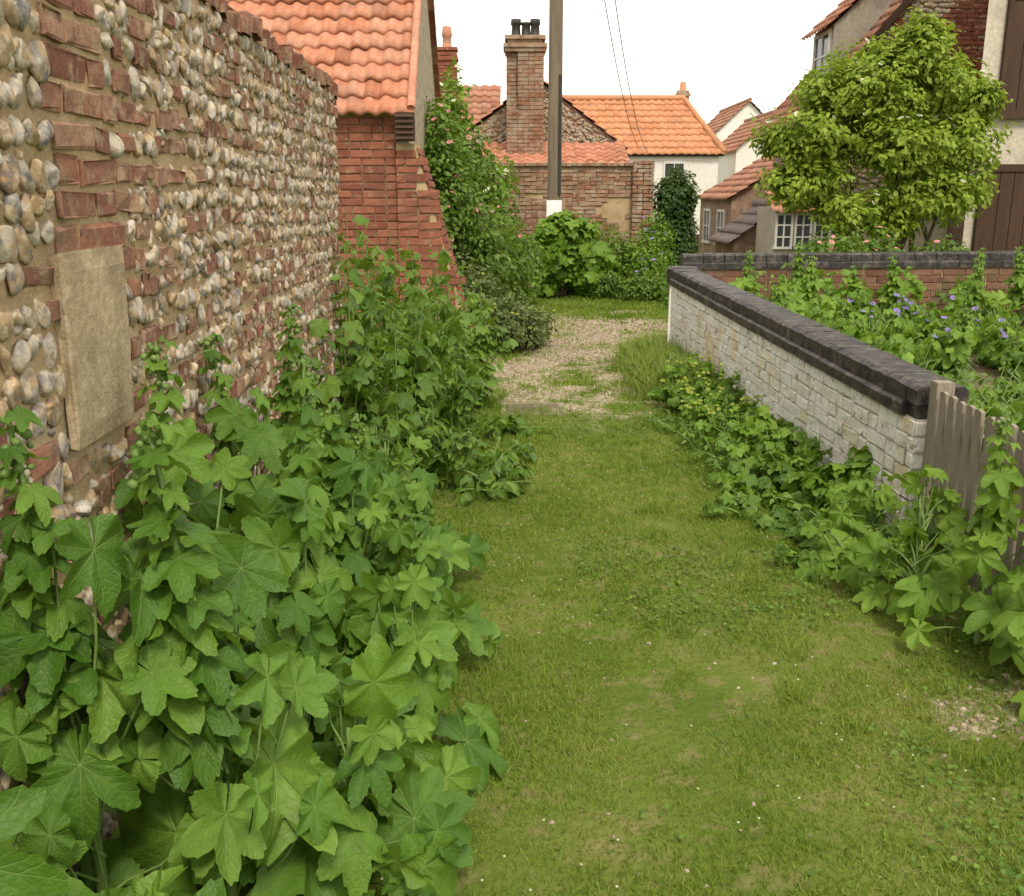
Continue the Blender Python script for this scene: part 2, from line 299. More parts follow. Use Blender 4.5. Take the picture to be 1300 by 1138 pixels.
def hollyhock(base,h,r,nl,size,stalks=1,label='broad-leaved green hollyhock against the flint wall',group='hollyhocks growing beside the lane',xmin=None,zlo=.1,tmpl=HOLT,mat=None,out=(.2,-.45)):
    base=A([base[0],base[1],hz(base[0],base[1])]); o=thing('hollyhock',label,'plant',base,group)
    gs=Geo();gl_=Geo(); buckets=[[] for _ in tmpl]
    def add(P,n,d,s):
        buckets[random.randrange(len(tmpl))].append((P,n,d,s))
    for i in range(nl):
        t=(i+random.random())/nl; ph=random.random()*6.283; zt=h*(zlo+(1-zlo)*t**.9)
        rad=r*(.3+.7*random.random())*(1.15-.75*zt/h)
        o3=A([math.cos(ph),math.sin(ph),0.]); P=base+o3*rad+Z*zt
        s=size*(1.15-.5*zt/h)*random.uniform(.45,1.3)
        if xmin is not None: P[0]=max(P[0],xmin(P[1])+s*.55)
        n=Z*random.uniform(.4,.95)+o3*.45+A([out[0],out[1],0])+rng.normal(0,.36,3)
        d=o3-.35*Z+A([.1,-.25,0])+rng.normal(0,.5,3); add(P,n,d,s)
        st=base+Z*zt*random.uniform(.35,.8)+rng.normal(0,.008,3)*A([1,1,0])
        mid=(st+P)/2+Z*.03*random.random()+o3*.02
        tube(gs,[st,(st+mid)/2+Z*.01,mid,P-norm(n)*.004],[.004,.0035,.003,.0025],5)
    for k in range(max(1,stalks)):
        b=base; hh=h*(random.uniform(1.12,1.36) if stalks else .8); lean=rng.normal(0,.05,3)*A([1,1,0])
        pts=[b+Z*hh*q+lean*q*q for q in np.linspace(0,1,7)]
        tube(gs,pts,np.linspace(.015,.005,7),7)
        if stalks:
            top=pts[-1]
            for q in range(26):
                t=1-q*.02; P=b+Z*hh*t+lean*t*t; ph=q*2.4; o3=A([math.cos(ph),math.sin(ph),0])
                add(P+o3*.02,o3*.5+Z,o3+Z*.4,size*random.uniform(.18,.3)+q*size*.022)
            C=A([top-Z*random.random()*.11+rng.normal(0,.014,3)*A([1,1,0]) for _ in range(24)])
            inst(gs,ICO1,np.tile(np.eye(3),(24,1,1)),rng.uniform(.006,.012,24),C)
    for T,bk in zip(tmpl,buckets):
        if bk:
            P=A([b[0] for b in bk]);n=A([b[1] for b in bk]);d=A([b[2] for b in bk]);s=A([b[3] for b in bk]); inst(gl_,T,frames(n,d),s[:,None]*A([1,1,1])*rng.uniform(.85,1.1,(len(s),3)),P)
    part(o,'stem',gs,STEM,True); part(o,'foliage',gl_,mat or HOL,True); return o

def leafy(name,base,h,r,ns,nl,size,T,mat,label,cat='plant',group=None,arch=.5,flower=None,nf=0,fs=.03,zb=None,fm=None,spread=.06,shrink=.5,hmin=.6):
    base=A([base[0],base[1],hz(base[0],base[1]) if zb is None else zb]); o=thing(name,label,cat,base,group); gs=Geo();P=[];n=[];d=[];s=[]
    for i in range(ns):
        ph=random.random()*6.283; rr=r*math.sqrt(random.random()); o3=A([math.cos(ph),math.sin(ph),0]); b=base+o3*spread*random.random()*3
        hh=h*random.uniform(hmin,1.0)*(1-.35*(rr/r)**2); 
        q=np.linspace(0,1,6); pts=b+np.outer(q,Z)*hh*1.0+np.outer(q**1.8*rr,o3)-np.outer(q**3,Z)*hh*arch*.35*rr/r
        tube(gs,pts,np.linspace(.006,.002,6),4)
        for k in range(nl):
            t=random.uniform(.08,1)**.8; p=b+Z*hh*t+o3*rr*t**1.8-Z*hh*arch*.35*rr/r*t**3
            a=random.random()*6.283; q3=A([math.cos(a),math.sin(a),0]); P.append(p+q3*size*.35);n.append(Z*.8+q3*.5+rng.normal(0,.3,3));d.append(q3-.25*Z+rng.normal(0,.25,3)); s.append(size*random.uniform(.6,1.25)*(1-shrink*t))
    g=Geo(); P=A(P);n=A(n);d=A(d);s=A(s); Ts=T if isinstance(T,list) else [T]
    ch=rng.integers(0,len(Ts),len(P))
    for k,TT in enumerate(Ts):
        m=ch==k
        if m.any(): inst(g,TT,frames(n[m],d[m]),s[m],P[m])
    part(o,'stem',gs,STEM); part(o,'foliage',g,mat,True)
    if nf:
        FP=P[np.argsort(-P[:,2])][:max(nf,len(P)//2)]; FP=FP[rng.choice(len(FP),min(nf,len(FP)),replace=False)]+A([0,-.02,.04])
        flowers(o,FP,fs,fm)
    return o
def flowers(o,FP,fs,fm,petals=6):
    g=Geo(); nf=rng.normal(0,.3,(len(FP),3)); sc_=fs*rng.uniform(.7,1.2,len(FP)); jj=rng.normal(0,fs*.1,FP.shape)
    for k in range(petals):
        a=k*6.283/petals+rng.random(len(FP))*.2; dd=np.stack([np.cos(a),np.sin(a),np.full(len(FP),.25)],1); nn=A([0,-.5,1.])+nf
        inst(g,PET,frames(nn,dd),sc_,FP+jj)
        if k%2==0: inst(g,PET,frames(nn+dd*.4,dd+A([.2,.2,.6])),sc_*.65,FP+jj+A([0,0,fs*.15]))
    part(o,'blossom',g,fm,False)
def cloud(lobes,n,size,gap=.28,k=2.2,T=OV,up=.5,shell=.45,clip=None):
    lobes=[(A(c,float),A(r,float)) for c,r in lobes]; w=A([np.prod(r)**(2/3) for c,r in lobes]);w/=w.sum(); ch=rng.choice(len(lobes),n,p=w)
    C=A([l[0] for l in lobes])[ch];Rr=A([l[1] for l in lobes])[ch]; D=norm(rng.normal(0,1,(n,3)))
    wob=1+.16*np.sin(D@A([5.,3.,1.])+ch)+.12*np.sin(D@A([-3.,6.,7.])+2*ch)
    rad=(rng.random(n)**shell)*wob; P=C+D*Rr*rad[:,None]
    nn=(np.sin(P@A([2.1,1.3,.7])*k+1)+np.sin(P@A([-1.2,2.4,1.9])*k*1.3)+np.sin(P@A([1.1,-.8,2.9])*k*1.7+2))/6+.5
    keep=nn>gap*(.5+.9*rng.random(n)); keep|=rng.random(n)<.12
    if clip is not None: keep&=clip(P)
    P=P[keep];D=D[keep];m=len(P); N_=D*.7+up*Z+rng.normal(0,.4,(m,3)); d=D*.6+rng.normal(0,.6,(m,3))-.3*Z
    g=Geo(); inst(g,T,frames(N_,d),size*rng.uniform(.6,1.3,m),P); return g,P,D
def bush(name,lobes,n,size,mat,label,cat='bush',T=OV,gap=.28,k=2.5,fl=None,nf=0,fs=.04,core=True,group=None):
    c=A([l[0] for l in lobes],float).mean(0); base=A([c[0],c[1],hz(c[0],c[1])]); o=thing(name,label,cat,base,group)
    g,P,D=cloud(lobes,n,size,gap,k,T); part(o,'foliage',g,mat,True)
    gs=Geo()
    for cc,r in lobes:
        for _ in range(3):
            e=A(cc)+rng.normal(0,.35,3)*A(r); q=np.linspace(0,1,5); pts=base+(e-base)*q[:,None]+np.outer(np.sin(q*3.14)*.08,rng.normal(0,1,3)); pts[0]=base; tube(gs,pts,np.linspace(.018,.005,5),5)
    part(o,'stem',gs,BARK)
    if nf:
        out=P[(D[:,1]<.3)&(D[:,2]>-.5)]; out=out[rng.choice(len(out),min(nf,len(out)),replace=False)]
        flowers(o,out+A([0,-.06,.02]),fs,fl)
    return o
def window(par,c,U,w,h,cols=2,rows=2,fr=.06,N=None,mat=None,name='window'):
    c=A(c,float);U=norm(U);N=norm(np.cross(U,Z)); g=Geo()
    def bar(cu,cz,hw,hh,pr=.03): g.add(*obox(c+U*cu+Z*cz+N*pr*.2,U*hw,N*pr,Z*hh))
    bar(0,h/2-fr/2,w/2,fr/2);bar(0,-h/2+fr/2,w/2+.03,fr/2,.05);bar(-w/2+fr/2,0,fr/2,h/2-fr,.031);bar(w/2-fr/2,0,fr/2,h/2-fr,.031)
    for i in range(1,cols): bar(-w/2+w*i/cols,0,.014,h/2-fr,.022)
    for i in range(1,rows): bar(0,-h/2+h*i/rows,w/2-fr,.014,.018)
    o=part(par,name,g,mat or WPAINT); gp=Geo(); gp.add(*obox(c-N*.005,U*(w/2-fr*.6),N*.006,Z*(h/2-fr*.6))); q=part(o,'pane',gp,GLASS); return o

# ---------------------------------------------------------------- ground
def bare(x,y):
    n=fbm(x*1.7,y*1.7)-.5
    def e(cx,cy,rx,ry): return 1-((x-cx)/rx)**2-((y-cy)/ry)**2
    a=np.maximum.reduce([e(1.1,11.5,1.6,2.8),e(.4,9.0,.9,1.8)*.6,e(.1,13.,1.,1.5)*.3])
    a=np.maximum(a,-3.); n2=fbm(x*5+3,y*5+8)-.5
    m=np.clip(ss(-.35,1.05,a+n*1.5+n2*1.4),0,1)*.88
    m2=ss(-.4,1.1,np.maximum(e(2.0,2.75,.6,.45),-3)+n*1.2+n2*1.5)*.6
    return np.maximum(m,m2)
def thin(x,y):
    return ss(.5,.72,fbm(x*1.9+31,y*1.5+4))*.85+.6*(1-ss(0,1,np.abs(x-.5-.05*y)/.6))*ss(.42,.6,fbm(x*4+31,y*3+4))
def lines(segs):
    out=[]
    for a,b,s in segs: out+=list(np.arange(a,b,s))
    return A(out+[segs[-1][1]])
gx=lines([(-600,-60,60),(-60,-6,6),(-6,-2,.5),(-2,4,.06),(4,10,.5),(10,60,5),(60,600,60)])
gy=lines([(-200,-20,30),(-20,0,2),(0,19,.06),(19,40,1),(40,100,6),(100,1500,140)])
X,Y=np.meshgrid(gx,gy,indexing='ij'); Bm=bare(X,Y)
zz=hz(X,Y)+np.where((np.abs(X)<5)&(Y<22),(fbm(X*1.1,Y*1.1)-.5)*.05+(fbm(X*9,Y*9)-.5)*.012,0)
g=Geo(); n1,n2=X.shape; idx=np.arange(n1*n2).reshape(n1,n2)
g.add(np.stack([X,Y,zz],-1).reshape(-1,3),np.stack([idx[:-1,:-1],idx[1:,:-1],idx[1:,1:],idx[:-1,1:]],-1).reshape(-1,4))
b=NB('ground_mat'); tc=b.n('ShaderNodeTexCoord');v=tc.outputs['Object']; at=b.n('ShaderNodeAttribute',{'attribute_name':'bare'}).outputs['Fac']
green=b.ramp(b.stretch(b.noise(v,1.3,6.)),[(.07,.11,.015),(.11,.15,.025),(.17,.18,.05)])
green=b.mix(b.stretch(b.noise(v,9.,5.),.52,.74),green,(.22,.18,.085))
vor=b.n('ShaderNodeTexVoronoi',Vector=v,Scale=38.)
grav=b.mix(.6,b.ramp(b.noise(v,3.,5.),[(.22,.165,.095),(.34,.27,.17),(.44,.36,.25)]),b.ramp(b.n('ShaderNodeSeparateColor',Color=vor.outputs['Color']).outputs[0],[(.18,.14,.10),(.34,.28,.20),(.48,.43,.34)]))
col=b.mix(b.stretch(b.math('ADD',at,b.math('MULTIPLY',b.math('SUBTRACT',b.noise(v,14.,5.),.5),1.1)),.25,.6),green,grav)
bn=b.n('ShaderNodeBump',Strength=.8,Distance=.015,Height=b.math('ADD',b.noise(v,45.,6.),b.math('MULTIPLY',vor.outputs['Distance'],-.6)))
p=b.n('ShaderNodeBsdfPrincipled',Base_Color=col,Roughness=.95,Normal=bn.outputs[0]); p.inputs['Specular IOR Level'].default_value=.1
b.t.links.new(p.outputs[0],b.out.inputs[0])
G=solo('ground',g,b.m,kind='structure',smooth=True)
at=G.data.attributes.new('bare','FLOAT','POINT'); at.data.foreach_set('value',Bm.ravel().astype(np.float32))
def gz(x,y): return hz(x,y)+(fbm(x*1.1,y*1.1)-.5)*.05+(fbm(x*9,y*9)-.5)*.012
def xr(y): return np.where(y<4.4,2.0,np.where(y<10,1.92-.0545*(y-4.5),3.4))
def scatter(n,y0,y1,x0=-.95,x1=3.4):
    x=rng.uniform(x0,x1,n);y=rng.uniform(y0,y1,n); k=x<xr(y); return x[k],y[k]
g=Geo()
for (y0,y1,dens,h,w) in ((.8,3.4,17000,.027,.0034),(3.4,5.5,12000,.028,.0045),(5.5,8,7000,.030,.0065),(8,12,3300,.034,.010),(12,19.5,1600,.05,.017)):
    n=int(dens*(y1-y0)*4.35); x,y=scatter(n,y0,y1); br=bare(x,y); den=fbm(x*1.4+5,y*1.4); k=rng.random(len(x))>br*1.1*(.75+.4*den)
    k&=rng.random(len(x))>.8*thin(x,y)
    k&=rng.random(len(x))<.5+.85*np.clip(fbm(x*3.1+2,y*3.1),0,1)**1.2
    x=x[k];y=y[k];n=len(x); P=np.stack([x,y,gz(x,y)-.003],1)
    lean=rng.normal(0,.5,(n,3))*A([1,1,0]); a=rng.random(n)*6.283
    R=frames(Z+lean,np.stack([np.cos(a),np.sin(a),np.zeros(n)],1))
    hh=h*rng.uniform(.5,1.3,n)*(.25+1.5*fbm(x*2.6,y*2.6)); S=np.stack([w*rng.uniform(.6,1.3,n),hh,hh],1); inst(g,BL,R,S,P)
n=420; tx,ty=scatter(n,1.5,10); k=fbm(tx*1.7+9,ty*1.7)>.5; tx=tx[k];ty=ty[k]
for x0,y0 in zip(tx,ty):
    m=40; x=x0+rng.normal(0,.03,m);y=y0+rng.normal(0,.03,m);a=rng.random(m)*6.283;hh=rng.uniform(.03,.07,m)
    inst(g,BL,frames(Z+rng.normal(0,.35,(m,3)),np.stack([np.cos(a),np.sin(a),np.zeros(m)],1)),np.stack([np.full(m,.004),hh,hh],1),np.stack([x,y,gz(x,y)-.003],1))
solo('grass',g,GRASS,kind='stuff',smooth=True)
g=Geo(); x,y=scatter(70000,1.0,11); k=(fbm(x*1.3+20,y*1.3)+.16*(x>1.1)+.12*(((x-.75)**2+(y-3.9)**2)<.35)+.12*rng.random(len(x))>.63)&(rng.random(len(x))>bare(x,y)*.8); x=x[k];y=y[k];n=len(x)
P=np.stack([x,y,gz(x,y)+rng.uniform(.006,.035,n)],1); a=rng.random(n)*6.283
inst(g,RND,frames(Z+rng.normal(0,.35,(n,3)),np.stack([np.cos(a),np.sin(a),np.zeros(n)],1)),rng.uniform(.008,.022,n),P)
solo('clover',g,L_MID,kind='stuff')
g=Geo(); x,y=scatter(900,1.5,11); k=fbm(x*1.1+3,y*1.1+8)>.48; x=x[k];y=y[k]; 
P=np.stack([x,y,gz(x,y)+.03],1); inst(g,ICO1,np.tile(np.eye(3),(len(x),1,1)),np.tile(A([[.004,.004,.002]]),(len(x),1)),P); solo('daisies',g,FL_W,kind='stuff')
g=Geo()
for (n,y0,y1,sz,x0,x1) in ((5200,1.9,3.6,.008,1.1,2.2),(15000,7,14.6,.009,-1,2.6),(900,2,7,.005,-.5,1.8)):
    x,y=scatter(n,y0,y1,x0,x1); k=bare(x,y)>rng.uniform(.15,1.1,len(x)) if sz>.006 else rng.random(len(x))<.3; x=x[k];y=y[k];m=len(x)
    s=sz*rng.uniform(.4,1.9,m); P=np.stack([x,y,gz(x,y)+s*.2],1); a=rng.random(m)*6.283
    inst(g,lumpy(ICO1 if y0>5 else ICO2,.15,1.),frames(Z+rng.normal(0,.3,(m,3)),np.stack([np.cos(a),np.sin(a),np.zeros(m)],1)),np.stack([s,s*rng.uniform(.6,1,m),s*.6],1),P)
solo('gravel',g,PEB,kind='stuff')
bx=np.arange(1.75,9,.12); by=np.arange(2.2,10.5,.12); X,Y=np.meshgrid(bx,by,indexing='ij'); zz=.16+.14*ss(4.5,7,Y)+(fbm(X*2,Y*2)-.5)*.12
X2=np.maximum(X,np.where(Y<4.4,2.02,2.06-.0545*(Y-4.5))); g=Geo(); n1,n2=X.shape; idx=np.arange(n1*n2).reshape(n1,n2)
g.add(np.stack([X2,Y,zz],-1).reshape(-1,3),np.stack([idx[:-1,:-1],idx[1:,:-1],idx[1:,1:],idx[:-1,1:]],-1).reshape(-1,4)); solo('garden_soil',g,SOIL,kind='structure',smooth=True)

# ---------------------------------------------------------------- left flint wall
Y0,Y1=.5,6.05; U=norm([-.0284,1,0]); N=np.cross(U,Z); O=A([wallx(Y0),Y0,0.]); W=(Y1-Y0); H=2.2
fw=thing('flint_wall','tall old wall of flint cobbles and red brick','wall',O)
nu,nz_=420,170; uu=np.linspace(0,W,nu); vv=np.linspace(-.2,H,nz_); UU,VV=np.meshgrid(uu,vv,indexing='ij')
def face(u,v): return (fbm(u*14,v*14)-.5)*.012+(fbm(u*1.3+5,v*1.3)-.5)*.02
P=O+UU[...,None]*U+VV[...,None]*Z+(face(UU,VV)+.003)[...,None]*N; idx=np.arange(nu*nz_).reshape(nu,nz_); g=Geo(); g.add(P.reshape(-1,3),np.stack([idx[:-1,:-1],idx[1:,:-1],idx[1:,1:],idx[:-1,1:]],-1).reshape(-1,4))
g.add(*obox(O+U*W/2+Z*(H/2-.1)-N*.2,U*W/2,N*.18,Z*(H/2+.1))); part(fw,'mortar_core',g,MORTAR,True)
gb=Geo();FC=[[] for _ in FLT]; ch=.0705; nc=int(H/ch)
BC=[];BS=[];lastL=0
for c in range(nc):
    z=c*ch+.033; u=0.; lastL=.205 if c%2 else .1
    colr=2.42 if c%2 else 2.36
    while u<W-.02:
        yy=u+Y0; wob=(fbm(A(yy*.9),A(c*.12)).item()-.5)*.07
        incol=2.02<=yy<colr-.03 and z>1.5
        if 1.98<yy<2.355 and 1.06<z<1.5: u=2.365-Y0; continue
        near=yy<2.02
        fz=float(face(A(u),A(z)))
        if incol: isb=True; wob=0
        elif near: isb=(random.random()<(.14 if z<1.2 else .04))
        else:
            pb=(.52 if c%2 else .18)+1.0*(fbm(A(yy*1.9),A(z*2.4)).item()-.5)
            isb=random.random()<pb
        if isb:
            if incol:
                L=.1 if lastL>.15 else .205; lastL=L; L=min(L,colr-yy+.01); L=max(L,.05); hh=.057*random.uniform(.93,1.03); dp=.011
            else:
                L=random.choice([.045,.06,.08,.1,.1,.13]); hh=.050*random.uniform(.7,1.15); dp=.007*random.uniform(.6,1.3)+.005
            BC.append(O+U*(u+L/2)+Z*(z+wob+(0 if incol else random.uniform(-.006,.006)))+N*fz*(.3 if incol else 1)); BS.append((L,hh,dp)); u+=L+random.uniform(.009,.015)
        else:
            L=random.uniform(.035,.078) if near else random.uniform(.026,.066)
            s=(L*.52,random.uniform(.020,.036) if near else random.uniform(.019,.033),random.uniform(.011,.018))
            a=random.uniform(-.9,.9) if near else random.uniform(-.6,.6)
            FC[random.randrange(len(FLT))].append((O+U*(u+L/2)+Z*(z+wob+random.uniform(-.012,.012))+N*(fz+random.uniform(.002,.008)),s,a)); u+=L+random.uniform(-.002,.008)
for _ in range(3200):
    u=random.uniform(0,W);z=random.uniform(.1,H-.05)
    if 1.95<u+Y0<2.45 and z>1.0: continue
    q=random.uniform(.007,.017); FC[random.randrange(len(FLT))].append((O+U*u+Z*z+N*(float(face(A(u),A(z)))+.003),(q*1.3,q,q*.8),random.uniform(-1.5,1.5)))
BC=A(BC);BS=A(BS); R=np.tile(np.stack([U,Z,N],-1)[None],(len(BC),1,1))+rng.normal(0,.025,(len(BC),3,3)); inst(gb,BT,R,BS,BC,.0026)
part(fw,'brick_courses',gb,CBRICK)
gf=Geo()
for T,fc in zip(FLT,FC):
    P=A([f[0] for f in fc]);S=A([f[1] for f in fc]);a=A([f[2] for f in fc]); n=len(fc)
    flip=np.where(rng.random(n)<.5,1,-1)
    x=np.outer(np.cos(a),U)+np.outer(np.sin(a),Z); y=-np.outer(np.sin(a),U)+np.outer(np.cos(a),Z); R=np.stack([x*flip[:,None],y*flip[:,None],np.tile(N,(n,1))],-1)
    inst(gf,T,R,S*rng.uniform(.95,1.3,(n,3)),P)
part(fw,'flint_cobbles',gf,FLINT,True)
g=Geo(); n=int(W/.078); us=(np.arange(n)+.5)*.078; P=O+np.outer(us,U)+Z*2.175-N*.165; R=np.tile(np.stack([U,N,Z],-1)[None],(n,1,1))+rng.normal(0,.05,(n,3,3))
inst(g,BT,R,np.stack([np.full(n,.067)*rng.uniform(.85,1.05,n),np.full(n,.37),np.full(n,.07)*rng.uniform(.7,1.3,n)],1),P,.006); part(fw,'coping',g,CBRICK,label='rough brick-on-edge coping')
g=Geo(); inst(g,BT,np.stack([U,Z,N],-1)[None],A([[.35,.40,.022]]),A([O+U*(2.18-Y0)+Z*1.285]),.004); part(fw,'padstone',g,PAD,label='smooth tan stone block set in flints')
o=thing('timber_post','old dark timber post against the flint wall','post',(-.86,1.62,0)); g=Geo(); g.add(*obox((-.875,1.66,.46),(.022,0,0),(0,.03,0),(0,0,.50))); g.add(*prism([(-.897,1.63,.96),(-.897,1.69,.96),(-.897,1.66,.985)],(.044,0,0))); part(o,'shaft',g,WOODD)

# ---------------------------------------------------------------- tiled brick house
h=thing('brick_house','red brick house with orange pantile roof and buttress','house',(-2.5,12,0))
g=Geo(); bricks(g,(-4.6,10,0),(1,0,0),3.48,2.42,depth=.02,jit=.0015)
part(h,'wall',g,RBRICK); part(h,'mortar_core',Geo().add(*box(-4.6,-1.12,10.008,13.6,-.3,2.42)),MORTAR)
g=Geo(); g.add(*prism([(-1.0,10.02,0),(-1.0,13.6,0),(-1.0,13.6,2.8),(-1.0,11.9,4.5),(-1.0,10.02,2.35)],(-.118,0,0))); part(h,'gable_wall',g,TANF)
S=norm([0,1.98,2.28]); g=Geo(); pantile(g,(-5.2,9.86,2.36),(1,0,0),S,4.27,3.05,pw=.165,ph=.215,amp=.028)
part(h,'roof',g,TILE_O,True); g=Geo(); pantile(g,(-.93,13.9,2.5),(-1,0,0),norm([0,-2,2.2]),4.27,2.9,pw=.2,ph=.25); part(h,'rear_roof',g,TILE_O,True)
g=Geo(); tube(g,[A([-.96,9.86,2.38])+S*t+A([0,0,.04]) for t in np.linspace(0,3.05,12)],.042,8); part(h,'verge_tile',g,TILE_O,True)
g=Geo(); tube(g,[(-5.,11.88,4.70),(-.95,11.88,4.70)],.1,8); part(h,'ridge',g,TILE_O,True)
g=Geo(); pr=[(-1.12,9.93,0),(-.36,9.93,0),(-.94,9.93,2.1),(-1.12,9.93,2.1)]; g.add(*prism(pr,(0,.7,0)))
part(h,'buttress',g,MORTAR)
g=Geo(); bricks(g,(-1.12,9.93,0),(1,0,0),.78,2.1,depth=.02,jit=.004,mask=lambda u,z: u<.78-.276*z+.0)
sl=norm([-.58,0,2.1]); nb=norm(np.cross([0,1,0],sl)); n=27
for k in range(n):
    for q in range(3):
        c=A([-.36,9.93+.12+.23*q,0])+sl*(k+.5)*.0795; inst(g,BT,np.stack([A([0,1.,0]),sl,nb],-1)[None],A([[.215,.068,.022]]),c[None],.004)
part(h,'buttress_brickwork',g,RBRICK)
g=Geo(); g.add(*obox((-1.02,9.86,2.25),(.09,0,0),(0,.05,0),(0,0,.13))); 
for k in range(5): g.add(*obox((-1.02,9.80,2.15+.05*k),(.085,0,0),(0,.012,.006),(0,.004,.008)))
part(h,'vent_box',g,SHUT)

# ---------------------------------------------------------------- far slim-chimney house
h=thing('terraced_house','distant brick house with slim tall chimney','house',(-2.2,28,0))
part(h,'wall',Geo().add(*box(-5,-.5,26,30,-.5,3.1)).add(*prism([(-5,26,3.1),(-5,30,3.1),(-5,28,4.35)],(4.5,0,0))),OBRICK)
g=Geo(); pantile(g,(-5.1,25.8,3.0),(1,0,0),(0,2.2,1.5),4.8,2.66); part(h,'roof',g,TILE_B,True)
g=Geo(); cx=-1.56; bricks(g,(cx-.21,25.1,2.),(1,0,0),.42,3.0,depth=.02); bricks(g,(cx+.21,25.1,2.),(0,1,0),.42,3.0,depth=.02); g.add(*box(cx-.21,cx+.21,25.11,25.5,2,5.0)); g.add(*box(cx-.26,cx+.26,25.05,25.55,4.78,4.86)); g.add(*box(cx-.25,cx+.25,25.06,25.54,5.0,5.07)); ch_=part(h,'chimney',g,RBRICK)
g=Geo(); tube(g,[(cx,25.3,5.07),(cx,25.3,5.3),(cx,25.3,5.34),(cx,25.3,5.55)],[.12,.10,.13,.1],10); part(ch_,'chimney_pot',g,TILE_O,True)

# ---------------------------------------------------------------- brick yard wall
h=thing('yard_wall','patched old brick yard wall with crumbling render','wall',(1,19.5,0))
g=Geo(); g.add(*box(-1.3,2.68,19.52,19.8,-.2,2.16)); part(h,'mortar_core',g,MORTAR)
g=Geo(); bricks(g,(-1.3,19.52,0),(1,0,0),3.98,2.18,depth=.025,jit=.005,mask=lambda u,z: fbm(A(u*1.2+3),A(z*2.2))<.54 or z>1.7)
bricks(g,(2.68,19.52,0),(0,1,0),.28,2.18,depth=.02); bricks(g,(2.3,19.44,0),(1,0,0),.40,2.3,depth=.08,jit=.004); part(h,'brickwork',g,OBRICK)
g=Geo(); bricks(g,(-1.3,19.5,2.17),(1,0,0),4.02,.08,bl=.10,depth=.06,head=0); g.add(*box(-1.3,2.70,19.48,19.84,2.165,2.215)); part(h,'coping',g,OBRICK)

# ---------------------------------------------------------------- chimney cottage
h=thing('chimney_cottage','low flint cottage with big brick chimney and pantiled lean-to','house',(.5,22,0))
flm=M('flint_gable_mat',[(.18,.14,.11),(.36,.30,.24),(.46,.40,.32),(.34,.16,.09),(.25,.2,.17)],0,22,bump=1,bs=20,bd=.04,dirt=[((.38,.17,.1),.7,.55,.6,9)])
GP=[(-1.5,21.7,-.3),(2.35,21.7,-.3),(2.35,21.7,2.62),(.55,21.7,3.95),(-1.5,21.7,2.5)]
part(h,'wall',Geo().add(*prism(GP,(0,5,0))),flm)
g=Geo(); bricks(g,(-1.4,21.695,1.8),(1,0,0),3.7,2.1,depth=.02,jit=.005,mask=lambda u,z: (1.8+z<2.5+(2.35+1.4-u)*.735) and (1.8+z<2.42+(u+.1)*.70) and fbm(A(u*2.2),A(z*2.4+4))>.47); part(h,'brick_patches',g,OBRICK)
g=Geo(); px=rng.uniform(-1.4,2.3,1700);pz=rng.uniform(2.2,3.9,1700); k=(pz<2.55+(2.35-px)*.735)&(pz<2.47+(px+1.5)*.70); px=px[k];pz=pz[k];n=len(px)
inst(g,PBT[0],np.tile(np.eye(3),(n,1,1)),np.stack([rng.uniform(.03,.06,n),np.full(n,.03),rng.uniform(.025,.045,n)],1),np.stack([px,np.full(n,21.69),pz],1)); part(h,'flint_cobbles',g,FLINT,True)
g=Geo()
for a,b_ in (((2.42,2.57),(.55,3.98)),((-1.6,2.48),(.55,3.98))):
    a_=A([a[0],0,a[1]]);e=A([b_[0],0,b_[1]]); L=np.linalg.norm(e-a_); 
    Sd=(e-a_)/L; Uy=A([0,1.,0]) if a[0]>1 else A([0,-1.,0]); oo=A([a[0],21.6,a[1]]) if a[0]>1 else A([a[0],26.7,a[1]])
    pantile(g,oo,Uy,Sd,5.1,L,ph=.3)
part(h,'roof',g,TILE_O,True)
g=Geo(); pantile(g,(-.62,20.05,2.2),(1,0,0),norm([0,1.5,.5]),2.95,1.6,pw=.21,ph=.27); part(h,'lean_to_roof',g,TILE_O,True)
part(h,'lean_to_wall',Geo().add(*prism([(-.6,20.1,0),(-.6,21.68,0),(-.6,21.68,2.6),(-.6,20.1,2.15)],(2.9,0,0))),OBRICK)
g=Geo()
def stack(g,x0,x1,y0,y1,z0,z1): 
    g.add(*box(x0+.012,x1-.012,y0+.012,y1-.012,z0,z1)); bricks(g,(x0,y0+.012,z0),(1,0,0),x1-x0,z1-z0,depth=.02); bricks(g,(x0+.012,y1,z0),(0,-1,0),y1-y0,z1-z0,depth=.02); bricks(g,(x1-.012,y0,z0),(0,1,0),y1-y0,z1-z0,depth=.02)
stack(g,-.10,.62,20.7,21.5,2.2,3.3); stack(g,.12,.62,20.7,21.4,3.3,4.55); stack(g,-.10,.10,20.8,21.4,3.3,4.4); 
for q,(e,z) in enumerate(((.04,4.38),(.07,4.455),(.04,4.61))): g.add(*box(-.10-e,.62+e,20.7-e,21.4+e,z,z+.07))
g.add(*box(-.08,.6,20.72,21.38,4.53,4.61))
c_=part(h,'chimney',g,OBRICK)
for k,x in enumerate((.08,.28,.46)):
    g=Geo(); tube(g,[(x,21.05,4.67),(x,21.05,4.9),(x,21.05,4.93),(x,21.05,5.02-.06*(k%2))],[.1,.085,.11,.1],10); part(c_,'chimney_pot',g,DARKM,True)

